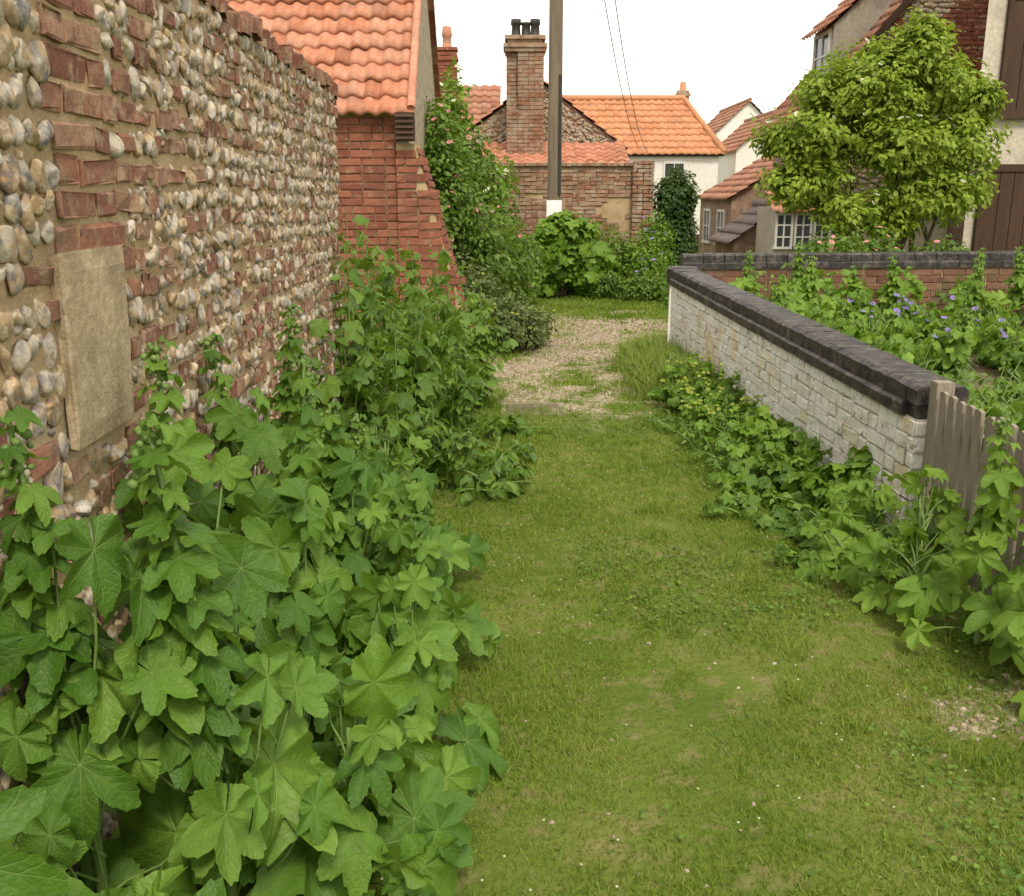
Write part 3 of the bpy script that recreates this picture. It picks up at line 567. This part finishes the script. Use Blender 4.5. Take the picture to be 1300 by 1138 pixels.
# ---------------------------------------------------------------- white house, orange roof
h=thing('white_house','white rendered house with bright orange pantile roof','house',(4.5,37,0))
part(h,'wall',Geo().add(*box(1.2,7.05,35,39,-3,3.08)),WPLAST)
g=Geo(); pantile(g,(.9,34.8,3.0),(1,0,0),(0,2.2,1.98),6.35,2.96,pw=.27,ph=.32,lo=lambda s:0,hi=lambda s:6.35-1.15*s/2.96); part(h,'roof',g,TILE_F,True)
part(h,'gable_roof',Geo().add(*prism([(7.25,34.8,3.0),(7.25,39.2,3.0),(6.1,37.0,4.96)],(-.02,0,-.02))),TILE_F)
g=Geo(); tube(g,[(.9,37,5.0),(6.1,37,5.0),(7.22,34.85,3.08)],.12,8); part(h,'ridge',g,TILE_F,True)
g=Geo(); g.add(*box(5.95,6.35,37.3,37.7,4.4,5.3)); g.add(*box(5.9,6.4,37.25,37.75,5.12,5.2)); c_=part(h,'chimney',g,OBRICK); g=Geo(); tube(g,[(6.15,37.5,5.3),(6.15,37.5,5.6)],[.13,.1],8); part(c_,'chimney_pot',g,TILE_F,True)
window(h,(5.55,34.99,2.27),(1,0,0),.75,1.0); window(h,(3.4,34.99,2.27),(1,0,0),.75,1.0)
g=Geo(); g.add(*obox((4.2,34.93,3.0),(3.0,0,0),(0,.06,0),(0,0,.05))); part(h,'gutter',g,DARKM)
part(h,'plinth',Geo().add(*box(1.18,7.07,34.96,35.0,-3,.35)),SHUT)

# ---------------------------------------------------------------- houses down the slope
def gable_y(name,label,x0,x1,y0,y1,ze,zr,wm,tm,grp=None,flat=False,zb=-3.2):
    xm=(x0+x1)/2; h=thing(name,label,'house',(xm,(y0+y1)/2,hz(xm,y0)),grp)
    part(h,'wall',Geo().add(*prism([(x0,y0,zb),(x1,y0,zb),(x1,y0,ze),(xm,y0,zr),(x0,y0,ze)],(0,y1-y0,0))),wm)
    L=math.hypot(xm-x0+.2,zr-ze); d=norm([xm-x0,0,zr-ze]); g=Geo()
    pantile(g,A([x0,y1+.15,ze])-d*.18+A([0,0,.03]),(0,-1,0),d,y1-y0+.3,L,flat=flat); d2=norm([xm-x1,0,zr-ze]); pantile(g,A([x1,y0-.15,ze])-d2*.18+A([0,0,.03]),(0,1,0),d2,y1-y0+.3,L,flat=flat)
    part(h,'roof',g,tm,True); g=Geo(); tube(g,[(xm,y0-.15,zr+.06),(xm,y1+.15,zr+.06)],.09,8); part(h,'ridge',g,tm,True); return h
h=gable_y('white_house','small white gabled house with red tiled roof',8.3,11.2,38,43,3.3,4.6,WPLAST,TILE_B)
h=gable_y('gabled_house','distant white gable with brown tiled roof',9.0,12.,46,52,4.3,5.7,WPLAST,TILE_B)
h=gable_y('brick_cottage','low brick cottage with brown pantile roof and sash windows',5.3,10.3,24.5,28.5,1.6,3.1,OBRICK,TILE_B)
for yy in (25.5,27.3): window(h,(5.29,yy,.85),(0,-1,0),.9,.9)
window(h,(6.3,24.49,.95),(1,0,0),.9,1.1)
h=gable_y('slate_outbuilding','small outbuilding with mossy slate roof',4.75,6.6,21.5,23.5,.70,1.4,OBRICK,SLATE,flat=True)
h=thing('window_cottage','cottage with orange eaves tiles and a row of sash windows','house',(6.6,20,-1))
part(h,'wall',Geo().add(*box(4.95,8.2,19,20.4,-3.5,1.42)),CPLAST)
g=Geo(); pantile(g,(4.85,18.8,1.32),(1,0,0),(0,1.2,.72),3.3,1.55,pw=.2,ph=.26); part(h,'roof',g,TILE_O,True)
for x in (5.12,5.48,5.84,6.20): window(h,(x,18.99,.98),(1,0,0),.33,.66,2,3,.04)

h=thing('flint_house','tall flint and brick gabled house with dormer window','house',(8.6,20.4,-1))
x0,xm,x1,ze,zr=5.3,8.9,12.4,2.95,7.2; ya,yb=19.2,22.
part(h,'wall',Geo().add(*prism([(x0+.3,ya,-3.5),(x1,ya,-3.5),(x1,ya,ze),(xm,ya,zr-.12),(x0+.3,ya,ze+.15)],(0,yb-ya,0))),flm)
sl_=(zr-ze)/(xm-x0)
g=Geo(); nn=6000; px=rng.uniform(5.7,11.5,nn);pz=rng.uniform(1.5,6.6,nn); k=pz<ze+(px-x0-.2)*sl_; px=px[k];pz=pz[k]; pz=np.round(pz/.09)*.09+rng.normal(0,.008,len(pz)); n=len(px)
inst(g,PBT[1],np.tile(np.eye(3),(n,1,1)),np.stack([rng.uniform(.035,.07,n),np.full(n,.03),rng.uniform(.03,.042,n)],1),np.stack([px,np.full(n,ya-.01),pz],1)); part(h,'flint_cobbles',g,FLINT,True)
g=Geo(); bricks(g,(6.9,ya-.01,3.3),(1,0,0),2.6,2.6,depth=.035,jit=.005,mask=lambda u,z: fbm(A(u*1.8),A(z*1.8))>.47); part(h,'brickwork',g,RBRICK)
d=norm([xm-x0,0,zr-ze]); L=math.hypot(xm-x0,zr-ze)+.2; g=Geo(); pantile(g,A([x0,yb+.1,ze])-d*.2,(0,-1,0),d,yb-ya+.2,L,pw=.2,ph=.26); part(h,'roof',g,TILE_B,True)
g=Geo(); g.add(*obox(A([x0,ya-.1,ze])+d*(L/2-.2)-A([0,0,.06]),d*L/2,A([0,.05,0]),np.cross(d,[0,1,0])*.05)); part(h,'verge',g,SHUT)
dm=Geo(); dm.add(*prism([(6.0,19.7,3.55),(6.0,19.7,4.72),(6.55,19.7,5.25),(7.4,19.7,5.45)],(0,1.2,0))); dm=part(h,'dormer',dm,GPLAST)
window(h,(5.99,20.3,4.22),(0,-1,0),1.0,.88,2,2,.06)
g=Geo(); pantile(g,(5.8,21.05,4.62),(0,-1,0),norm([1.1,0,1.0]),1.5,1.5,pw=.2); part(h,'dormer_roof',g,TILE_B,True)
h=thing('rendered_building','cream rendered building with brown shutters and garage door','building',(8.5,17,-.4))
part(h,'wall',Geo().add(*prism([(6.5,14.5,-3),(12,14.5,-3),(12,20,-3),(9.3,20,-3)],(0,0,9.5))),CPLAST)
g=Geo()
for k in range(6): g.add(*box(6.82+k*.2,7.01+k*.2,14.44,14.495,2.72,4.2))
g.add(*box(6.76,8.1,14.40,14.44,2.66,2.78)); g.add(*box(6.76,8.1,14.42,14.50,4.2,4.32)); g.add(*box(6.76,6.82,14.42,14.50,2.78,4.2)); part(h,'shutter',g,SHUT)
g=Geo()
for k in range(10): g.add(*box(6.72+k*.2,6.91+k*.2,14.44,14.495,-1,1.95))
g.add(*box(6.64,6.72,14.42,14.5,-1,2.05)); g.add(*box(6.72,8.8,14.42,14.5,1.95,2.05)); part(h,'garage_door',g,SHUT)
g=Geo(); pantile(g,(6.3,14.3,6.4),(1,0,0),(0,1,1),6,3); part(h,'roof',g,TILE_B,True)

# ---------------------------------------------------------------- pole and wires
h=thing('telegraph_pole','tall weathered timber telegraph pole carrying wires','pole',(.72,17.3,0))
g=Geo(); tube(g,[(.72,17.3,z) for z in np.linspace(-.3,9,12)],np.linspace(.125,.10,12),16); part(h,'shaft',g,POLE,True)
g=Geo(); g.add(*obox((.80,17.20,2.6),(.022,0,0),(0,.03,0),(0,0,.95))); part(h,'cable_guard',g,DARKM)
g=Geo(); tube(g,[(.72,17.3,1.1),(.72,17.3,1.55)],.132,16); part(h,'white_band',g,WPAINT,True)
g=Geo(); g.add(*box(.25,1.2,17.15,17.22,8.1,8.2)); 
for x in (.35,.6,.85,1.1): tube(g,[(x,17.18,8.2),(x,17.18,8.26),(x,17.18,8.34)],[.03,.045,.03],8)
part(h,'crossarm',g,POLE)
for i,(a,e,sag) in enumerate((((.85,17.2,8.3),(4.3,34.9,3.2),.9),((1.1,17.2,8.3),(4.6,34.9,3.1),1.1))):
    g=Geo(); q=np.linspace(0,1,24); a=A(a);e=A(e); tube(g,a+(e-a)*q[:,None]-np.outer(4*q*(1-q)*sag,Z),.010,5); solo('overhead_wire',g,DARKM,'thin black overhead wire from pole to house','wire',loc=tuple(a),group='overhead wires')

# ---------------------------------------------------------------- whitewashed garden wall
Bp=A([1.62,10.,0]);Ap=A([1.86,4.42,0]); U=norm(Ap-Bp); N=np.cross(U,Z); W=np.linalg.norm(Ap-Bp); slope=-.025
h=thing('garden_wall','low whitewashed brick garden wall with black brick coping','wall',tuple(Bp))
zt=.745
g=Geo(); g.add(*prism([Bp-Z*.3,Bp+Z*zt,Ap+Z*(zt+slope*W),Ap-Z*.3],-N*.22)); part(h,'mortar_core',g,WMORT)
g=Geo(); bricks(g,Bp+A([0,0,zt-.076*10]),U,W,.765,depth=.009,jit=.0022,slope=slope); bricks(g,Ap+A([0,0,zt+slope*W-.76]),-N,.22,.765,depth=.012); 
bricks(g,Ap+A([0,0,zt+slope*W-.76])-N*.22,-U,W,.765,depth=.012,slope=-slope); part(h,'brickwork',g,WBRICK)
g=Geo()
def coprow(g,O,U,W,n0,n1,z0,z1,L,slope,jit=.0015,cham=.012):
    N=np.cross(U,Z); n=int(W/(L+.004)); Us=U+Z*slope
    for k in range(n):
        u=(k+.5)*(L+.004); c=O+Us*u; w=L/2*random.uniform(.99,1.005)
        zz=z1+random.uniform(-.0015,.0015)
        prof=[(n0,z0),(n0,z1-cham),(n0+cham*1.2*np.sign(n1-n0),zz),(n1-cham*1.2*np.sign(n1-n0),zz),(n1,z1-cham),(n1,z0)]
        V,F=prism([c-Us*w+N*a+Z*b_ for a,b_ in prof],Us*2*w); g.add(V+rng.normal(0,jit,V.shape),F)
coprow(g,Bp+Z*zt,U,W+.03,.035,-.255,0,.066,.215,slope); coprow(g,Bp+Z*(zt+.067),U,W+.01,.008,-.235,.0,.090,.11,slope,.0018,.02); g.add(*prism([Bp+Z*zt-N*.005,Bp+Z*(zt+.152)-N*.012,Ap+Z*(zt+.152+slope*W)-N*.012-U*.01,Ap+Z*(zt+slope*W)-N*.005-U*.01],-N*.2))
part(h,'coping',g,BLACKB)
O2=A([1.80,10.55,0]);U2=norm([6.5,-.35,0]);W2=6.2;N2=np.cross(U2,Z)
h=thing('cross_wall','dark red brick garden wall with glossy black coping','wall',tuple(O2))
part(h,'mortar_core',Geo().add(*prism([O2,O2+Z*.86,O2+U2*W2+Z*.93,O2+U2*W2],-N2*.2)),MORTAR)
g=Geo(); bricks(g,O2+Z*.1,U2,W2,.77,depth=.014,slope=.011); part(h,'brickwork',g,DBRICK)
g=Geo(); coprow(g,O2+Z*.862,U2,W2,.03,-.23,0,.068,.215,.011); coprow(g,O2+Z*.93,U2,W2,.012,-.215,.0,.085,.105,.011,.0022,.018); part(h,'coping',g,BLACKB)
h=thing('wall_end','rounded brick end where two garden walls meet','wall',(1.62,10.2,0))
g=Geo(); tube(g,[(1.76,10.22,-.1),(1.76,10.22,.75)],.14,16); part(h,'brickwork',g,WBRICK,True); g=Geo(); tube(g,[(1.76,10.22,.75),(1.76,10.22,.89),(1.76,10.22,.91)],[.17,.17,.14],16); part(h,'coping',g,BLACKB)

# ---------------------------------------------------------------- fence
h=thing('picket_fence','weathered grey picket fence beside garden wall end','fence',(1.95,3.5,0))
g=Geo(); V,F=obox((1.93,4.34,.36),(.04,0,0),(0,.035,0),(0,0,.44)); g.add(V,F); part(h,'post',g,WOODG); g=Geo(); g.add(*obox((2.03,2.4,.38),(.05,0,0),(0,.05,0),(0,0,.44))); part(h,'post',g,WOODG)
g=Geo(); y=4.24
while y>2.0:
    hh=.765+random.uniform(-.012,.008); x=1.89+(4.2-y)*.01+random.uniform(-.004,.004); w=.028; V,F=prism([(x,y-w,.04),(x,y-w,hh-.008),(x,y,hh+.0),(x,y+w,hh-.008),(x,y+w,.04)],(.018,0,0)); V[:,1]+=(V[:,2]*random.uniform(-.012,.012)); g.add(V,F); y-=.085
part(h,'pickets',g,WOODG); g=Geo()
for z in (.22,.62): g.add(*obox((1.935,3.2,z),(.015,0,0),(0,1.05,0),(0,0,.03)))
part(h,'rail',g,WOODG)
cx,cy=.16,7.45
zc=float(max(gz(A(q),A(r)) for q in (cx-.2,cx,cx+.2) for r in (7.25,7.45,7.65)))+.004
h=thing('manhole_cover','rusty square manhole cover set in the turf','manhole cover',(cx,cy,0)); g=Geo()
for s in (-1,1): g.add(*box(cx+s*.225-.02,cx+s*.225+.02,cy-.22,cy+.22,zc-.06,zc+.004)); g.add(*box(cx-.204,cx+.204,cy+s*.2-.02,cy+s*.2+.02,zc-.06,zc+.0039))
part(h,'frame',g,CONC); g=Geo(); g.add(*box(cx-.203,cx+.203,cy-.178,cy+.178,zc-.04,zc))
for i in range(6):
    for j in range(5): g.add(*box(cx-.195+i*.066,cx-.195+i*.066+.05,cy-.17+j*.07,cy-.17+j*.07+.052,zc,zc+.006))
part(h,'lid',g,LID)

# ---------------------------------------------------------------- hollyhocks on the left
xm_=lambda y: wallx(y)+.0
for (x,y,hh,r,nl,sz,st) in [(-.68,1.02,.90,.26,22,.155,0),(-.46,1.10,.66,.26,22,.155,0),(-.30,1.35,.42,.22,16,.145,0),(-.78,1.62,1.08,.26,26,.155,1),(-.56,1.7,.90,.30,28,.165,1),(-.36,1.95,.60,.26,26,.155,0),
    (-.80,2.2,1.08,.28,24,.14,1),(-.56,2.35,.88,.30,30,.15,1),(-.32,2.5,.62,.28,30,.145,0),(-.82,2.9,1.04,.28,24,.13,1),(-.56,3.05,.82,.30,28,.135,1),(-.34,3.2,.54,.28,26,.13,0),(-.86,3.6,.94,.28,22,.115,1),(-.62,3.75,.70,.3,26,.115,1),(-.40,3.9,.46,.26,24,.115,0),(-.88,4.3,.76,.28,22,.10,1),(-.6,4.5,.6,.28,24,.10,0)]:
    hollyhock((x,y),hh,r,nl,sz,st,xmin=xm_)
for (x,y,hh,r,ns) in [(-.90,5.0,1.7,.22,7),(-.66,5.2,1.0,.30,9),(-.44,5.45,.66,.30,9),(-.92,5.75,1.8,.25,8),(-.66,6.1,1.42,.33,11),(-.42,6.3,.95,.33,10),(-.95,6.8,1.7,.33,11),(-.6,7.1,1.5,.34,12),(-.38,7.4,1.0,.33,10),(-1.0,7.9,1.6,.35,11),(-.62,8.2,1.35,.36,12),(-1.1,8.9,1.3,.4,10),(-.62,9.2,1.1,.35,10)]:
    leafy('tall_mallow',(x,y),hh,r,ns,34,.12,[OV,NAR,NAR,MALT[0]],L_MID,'tall leafy green plant growing beside the flint wall',group='leafy plants beside the flint wall',arch=.8,hmin=.72)
for (x,y,r) in ((-.12,5.75,.32),(-.2,6.6,.28),(-.1,5.3,.2)): leafy('dock_plant',(x,y),.26,r,12,12,.13,OV,L_MID,'low broad dock leaves spreading onto the grass',arch=1.2,group='dock plants on the grass edge')
bush('shrub',[((-.35,10.6,.4),(.42,.4,.42)),((-.0,10.4,.3),(.35,.35,.3)),((-.55,11,.6),(.4,.4,.4)),((.2,10.8,.22),(.25,.3,.25))],9000,.055,L_GREY,'grey-green rounded shrub beside the brick buttress',nf=60,fl=L_YEL,fs=.02)
bush('rose_bush',[((-.75,11.8,1.5),(.42,.5,.75)),((-.45,12.2,1.0),(.5,.5,.7)),((-.85,12.0,2.2),(.3,.4,.5)),((-.2,12.6,.7),(.45,.5,.6)),((-.55,12.6,2.0),(.35,.4,.45)),((-.9,11.4,.9),(.3,.4,.7))],13000,.075,L_MID,'climbing rose bush with pale pink blooms on the gable',nf=48,fl=FL_P,fs=.036,gap=.4)
bush('shrub',[((-.1,13.8,.5),(.5,.5,.5)),((.1,15.,.6),(.45,.5,.6)),((-.3,16.,.9),(.5,.5,.9))],7000,.08,L_MID,'dark leafy shrub beside the lane',nf=15,fl=FL_P,fs=.04)
bush('climbing_shrub',[((-.8,14.0,2.8),(.3,.4,.5)),((-.85,14.2,1.8),(.4,.6,.8)),((-.35,16.2,1.8),(.4,.6,.5))],6000,.09,L_BR,'pale green climber against the gable wall',nf=40,fl=FL_W,fs=.04,gap=.45)
bush('round_bush',[((.85,16.3,.7),(.6,.5,.58)),((.75,16.2,1.0),(.36,.4,.3)),((1.15,16.3,.55),(.36,.4,.45)),((.5,16.3,.45),(.3,.4,.42))],5200,.13,L_BR,'bright green rounded bush at the foot of the pole',T=MALT[0],gap=.2)
bush('shrub',[((1.75,17.6,.5),(.5,.5,.55)),((2.3,17.8,.45),(.5,.5,.5)),((2.6,18.3,.7),(.4,.4,.6)),((1.4,18.,.75),(.4,.4,.5))],9000,.07,L_BR,'mixed green flowering shrubs below the yard wall',nf=30,fl=FL_V,fs=.04)
bush('shrub',[((2.1,15.8,.2),(.45,.35,.25)),((1.5,16.2,.22),(.4,.35,.25)),((2.7,16.2,.25),(.4,.4,.3))],6000,.06,L_MID,'low green clump at the edge of the lane')
bush('ivy_column',[((3.15,19.5,1.6),(.42,.35,.5)),((3.12,19.5,.95),(.46,.35,.7)),((3.2,19.4,.4),(.46,.35,.5))],14000,.08,L_DARK,'dark ivy growing in a tall narrow column',gap=.05)
bush('ground_plant',[((3.0,13.6,.3),(.35,.6,.3)),((2.6,14.6,.2),(.4,.6,.25))],3000,.07,L_MID,'low green ground plants past the wall end',cat='plant')

# ---------------------------------------------------------------- elder tree
base=A([4.85,13.,-.1]); h=thing('tree','bright yellow-green elder tree with cream blossom','tree',tuple(base)); g=Geo()
for k,(dx,dy,dz) in enumerate(((-.5,0,2.0),(.1,.2,2.4),(.5,-.1,2.1),(-.9,.1,1.7),(.7,.1,1.6),(-.2,-.3,2.8),(.2,.3,3.0))):
    q=np.linspace(0,1,8); e=base+A([dx,dy,dz]); st=base+A([.12*(k-3),.05*(k%2),0]); pts=st+(e-st)*q[:,None]+np.outer(np.sin(q*3.14)*.12,A([-.5+.2*k,.3,0])); tube(g,pts,np.linspace(.075-.005*k,.015,8),8)
    for _ in range(4):
        s0=pts[random.randint(3,6)]; e2=s0+A([random.uniform(-.7,.6),random.uniform(-.5,.5),random.uniform(.1,.7)]); tube(g,[s0,(s0+e2)/2+A([0,0,.06]),e2],[.02,.012,.005],5)
part(h,'trunk',g,BARK,True)
lob=[((4.5,13,2.35),(.62,.6,.36)),((4.25,12.9,1.78),(.62,.5,.30)),((5.1,12.9,2.85),(.60,.6,.38)),((5.55,13,3.25),(.5,.55,.32)),((6.0,13.1,2.95),(.58,.6,.34)),((6.25,13,2.3),(.58,.55,.36)),((5.35,12.6,2.2),(.62,.5,.34)),((4.85,12.7,1.45),(.5,.5,.26)),((5.8,12.7,1.65),(.62,.5,.32)),((6.45,13.1,1.75),(.42,.5,.32)),((5.05,13.3,3.2),(.42,.4,.28)),((3.95,13.1,2.3),(.40,.4,.18)),((5.35,12.7,1.35),(.4,.4,.22)),((6.5,13,2.75),(.34,.4,.25)),((4.5,13.2,2.9),(.42,.4,.26)),((5.75,13,3.55),(.32,.3,.18))]
lob=[((4.70+(c[0]-5.3)*.92,c[1],c[2]),(r[0]*.98,r[1],r[2]*1.12)) for c,r in lob]
g,P,D=cloud(lob,52000,.085,gap=.46,k=3.2,up=.7,shell=.5)
gg=Geo()
for s0,e in (((4.1,13,2.3),(3.05,12.9,2.5)),((4.5,13,2.9),(3.8,12.9,3.1)),((5.0,13,3.3),(4.9,12.8,3.75)),((3.9,13,1.8),(3.5,12.8,1.75))):
    s0=A(s0);e=A(e); q=np.linspace(0,1,6); pts=s0+(e-s0)*q[:,None]+np.outer(np.sin(q*3.14)*.15,Z); tube(gg,pts,np.linspace(.012,.004,6),4)
    m=110; t=rng.random(m); Pq=s0+(e-s0)*t[:,None]+np.outer(np.sin(t*3.14)*.15,Z)+rng.normal(0,.06,(m,3)); inst(g,OV,frames(Z+rng.normal(0,.5,(m,3)),rng.normal(0,1,(m,3))-A([0,0,.5])),.08*rng.uniform(.6,1.2,m),Pq)
part(h,'branch',gg,BARK); part(h,'crown',g,L_ELD,True)
top=P[(D[:,2]>.2)]; flowers(h,top[rng.choice(len(top),90)]+A([0,-.02,.03]),.04,FL_W)

# ---------------------------------------------------------------- plants on the right
y=9.3
while y>4.3:
    xw=1.86-.043*(y-4.5); hh=random.uniform(.26,.44); mm=random.choice([L_MID,L_BR,L_BR]); TT=random.choice([MALT,MALT,OV,[MALT[0],NAR]])
    leafy('mallow_clump',(xw-.2+random.uniform(-.06,.06),y),hh,.28,13,15,.065 if y>5.5 else .08,TT,mm,'low green mallow clump at the foot of the whitewashed wall',group='mallow clumps along the garden wall',arch=1.0,spread=.08,shrink=.25)
    if y<7.2: leafy('mallow_clump',(xw-.45+random.uniform(-.1,.08),y-.15),hh*.5,.24,10,13,.055,random.choice([MALT,OV]),random.choice([L_MID,L_BR]),'low green mallow clump at the foot of the whitewashed wall',group='mallow clumps along the garden wall',arch=1.0,spread=.08,shrink=.25)
    y-=.34
for (x,y,hh) in ((1.5,7.3,.42),(1.42,6.8,.38),(1.5,8.0,.4)):
    leafy('ladys_mantle',(x,y),hh,.26,16,12,.05,MALT,L_BR,'lady\'s mantle with lime yellow flower sprays','plant',nf=60,fs=.014,fm=L_YEL)
g=Geo(); n=6500; x=1.36+rng.normal(0,.14,n);y=rng.uniform(7.8,9.9,n); P=np.stack([x,y,gz(x,y)],1);a=rng.random(n)*6.283; hh=rng.uniform(.10,.34,n); inst(g,BL,frames(Z+rng.normal(0,.28,(n,3)),np.stack([np.cos(a),np.sin(a),np.zeros(n)],1)),np.stack([np.full(n,.008),hh,hh],1),P)
solo('tall_grass',g,GRASSY,kind='stuff')
for (x,y,hh,r,nl,sz,st) in ((1.70,3.85,.5,.28,24,.115,0),(1.72,3.35,.68,.28,24,.12,1),(1.55,3.55,.34,.28,20,.105,0),(1.72,2.98,.40,.2,12,.10,0),(1.62,4.2,.42,.28,24,.10,0),(1.42,4.05,.22,.26,18,.08,0)):
    hollyhock((x,y),hh,r,nl,sz,st,'young hollyhock leaves in front of the picket fence',group='hollyhocks by the fence',out=(-.3,-.35),mat=L_BRV)
cnt=0
while cnt<70:
    y=random.uniform(4.9,10.1); x=random.uniform(2.3,.6*y+.2) if .6*y+.2>2.4 else 2.3
    T,m,hh=random.choice([(MALT,L_BR,.5),(OV,L_BR,.45),(NAR,L_GREY,.55),(MALT,L_BR,.45)])
    vi=x>3.3 and 6.5<y<9.8 and random.random()<.45
    leafy('garden_plant',(x,y),hh*random.uniform(.7,1.3)*(.75 if y<6.5 else (1.45 if y>8.6 else 1.1)),.34,10,12,.10,T,m,'leafy garden plant with violet flowers' if vi else 'leafy green plant in the garden bed',group='plants in the garden bed',nf=11 if vi else 0,fs=.028,fm=FL_V,zb=.22); cnt+=1
for (x,y,hh) in ((2.3,9.6,.9),(2.75,9.2,.85),(3.4,9.8,.8),(2.3,8.6,.7),(2.9,10.0,.95),(5.9,9.6,.95),(5.5,9.9,.9),(4.6,9.9,.85),(4.4,7.4,.8),(3.6,5.9,.9),(3.9,10.0,.9),(5.1,9.9,.85),(3.1,6.9,.75),(2.6,7.6,.7),(4.0,8.5,.8)):
    hollyhock((x,y),hh,.35,26,.16,1,'large-leaved hollyhock in the walled garden',group='hollyhocks in the walled garden',out=(-.1,-.45),tmpl=HOLT,mat=L_BRV)
leafy('rhubarb_plant',(2.75,4.7),.5,.4,10,8,.2,HOLT[:3],HOL,'big-leaved plant behind the picket fence',zb=.18)
bush('garden_shrub',[((6.3,11.2,1.2),(.5,.4,.45)),((6.7,11.3,.9),(.5,.4,.6))],4500,.1,L_BR,'bright leafy shrub beside the black-capped wall',T=MALT[1],gap=.15)
bush('rose_bush',[((3.7,11.6,.9),(.4,.4,.3)),((4.2,11.8,.95),(.4,.4,.3)),((5.0,11.7,.9),(.35,.4,.25))],3500,.07,L_MID,'pink rose bush behind the black-capped wall',nf=26,fl=FL_P,fs=.035)

# ---------------------------------------------------------------- light, camera
sc=bpy.context.scene; w=bpy.data.worlds.new('World'); sc.world=w; w.use_nodes=True; nt=w.node_tree; bg=nt.nodes['Background']
sky=nt.nodes.new('ShaderNodeTexSky'); sky.sky_type='NISHITA'; sky.sun_disc=False; sky.sun_elevation=math.radians(52); sky.sun_rotation=math.radians(165); sky.air_density=1.; sky.dust_density=3
mx=nt.nodes.new('ShaderNodeMix'); mx.data_type='RGBA'; mx.inputs[0].default_value=.82; mx.inputs[7].default_value=(17.6,16.6,15.0,1); nt.links.new(sky.outputs[0],mx.inputs[6]); nt.links.new(mx.outputs[2],bg.inputs[0]); bg.inputs[1].default_value=.1
sd=bpy.data.lights.new('sun','SUN'); sd.energy=3.0; sd.angle=math.radians(12); sd.color=(1,.92,.78); so=link(bpy.data.objects.new('sun',sd)); 
from mathutils import Vector
el,az=math.radians(52),math.radians(165); dv=Vector((math.sin(az)*math.cos(el),math.cos(az)*math.cos(el),math.sin(el))); so.rotation_euler=dv.to_track_quat('Z','Y').to_euler()
cd=bpy.data.cameras.new('camera'); cd.lens=34.6; cd.sensor_width=36; cd.clip_end=3000; cd.clip_start=.05; co=link(bpy.data.objects.new('camera',cd)); co.location=(0,0,1.6); co.rotation_euler=(math.radians(90-14.3),0,0); sc.camera=co
sc.view_settings.view_transform='Standard'; sc.view_settings.look='None'; sc.view_settings.exposure=0
print('done')
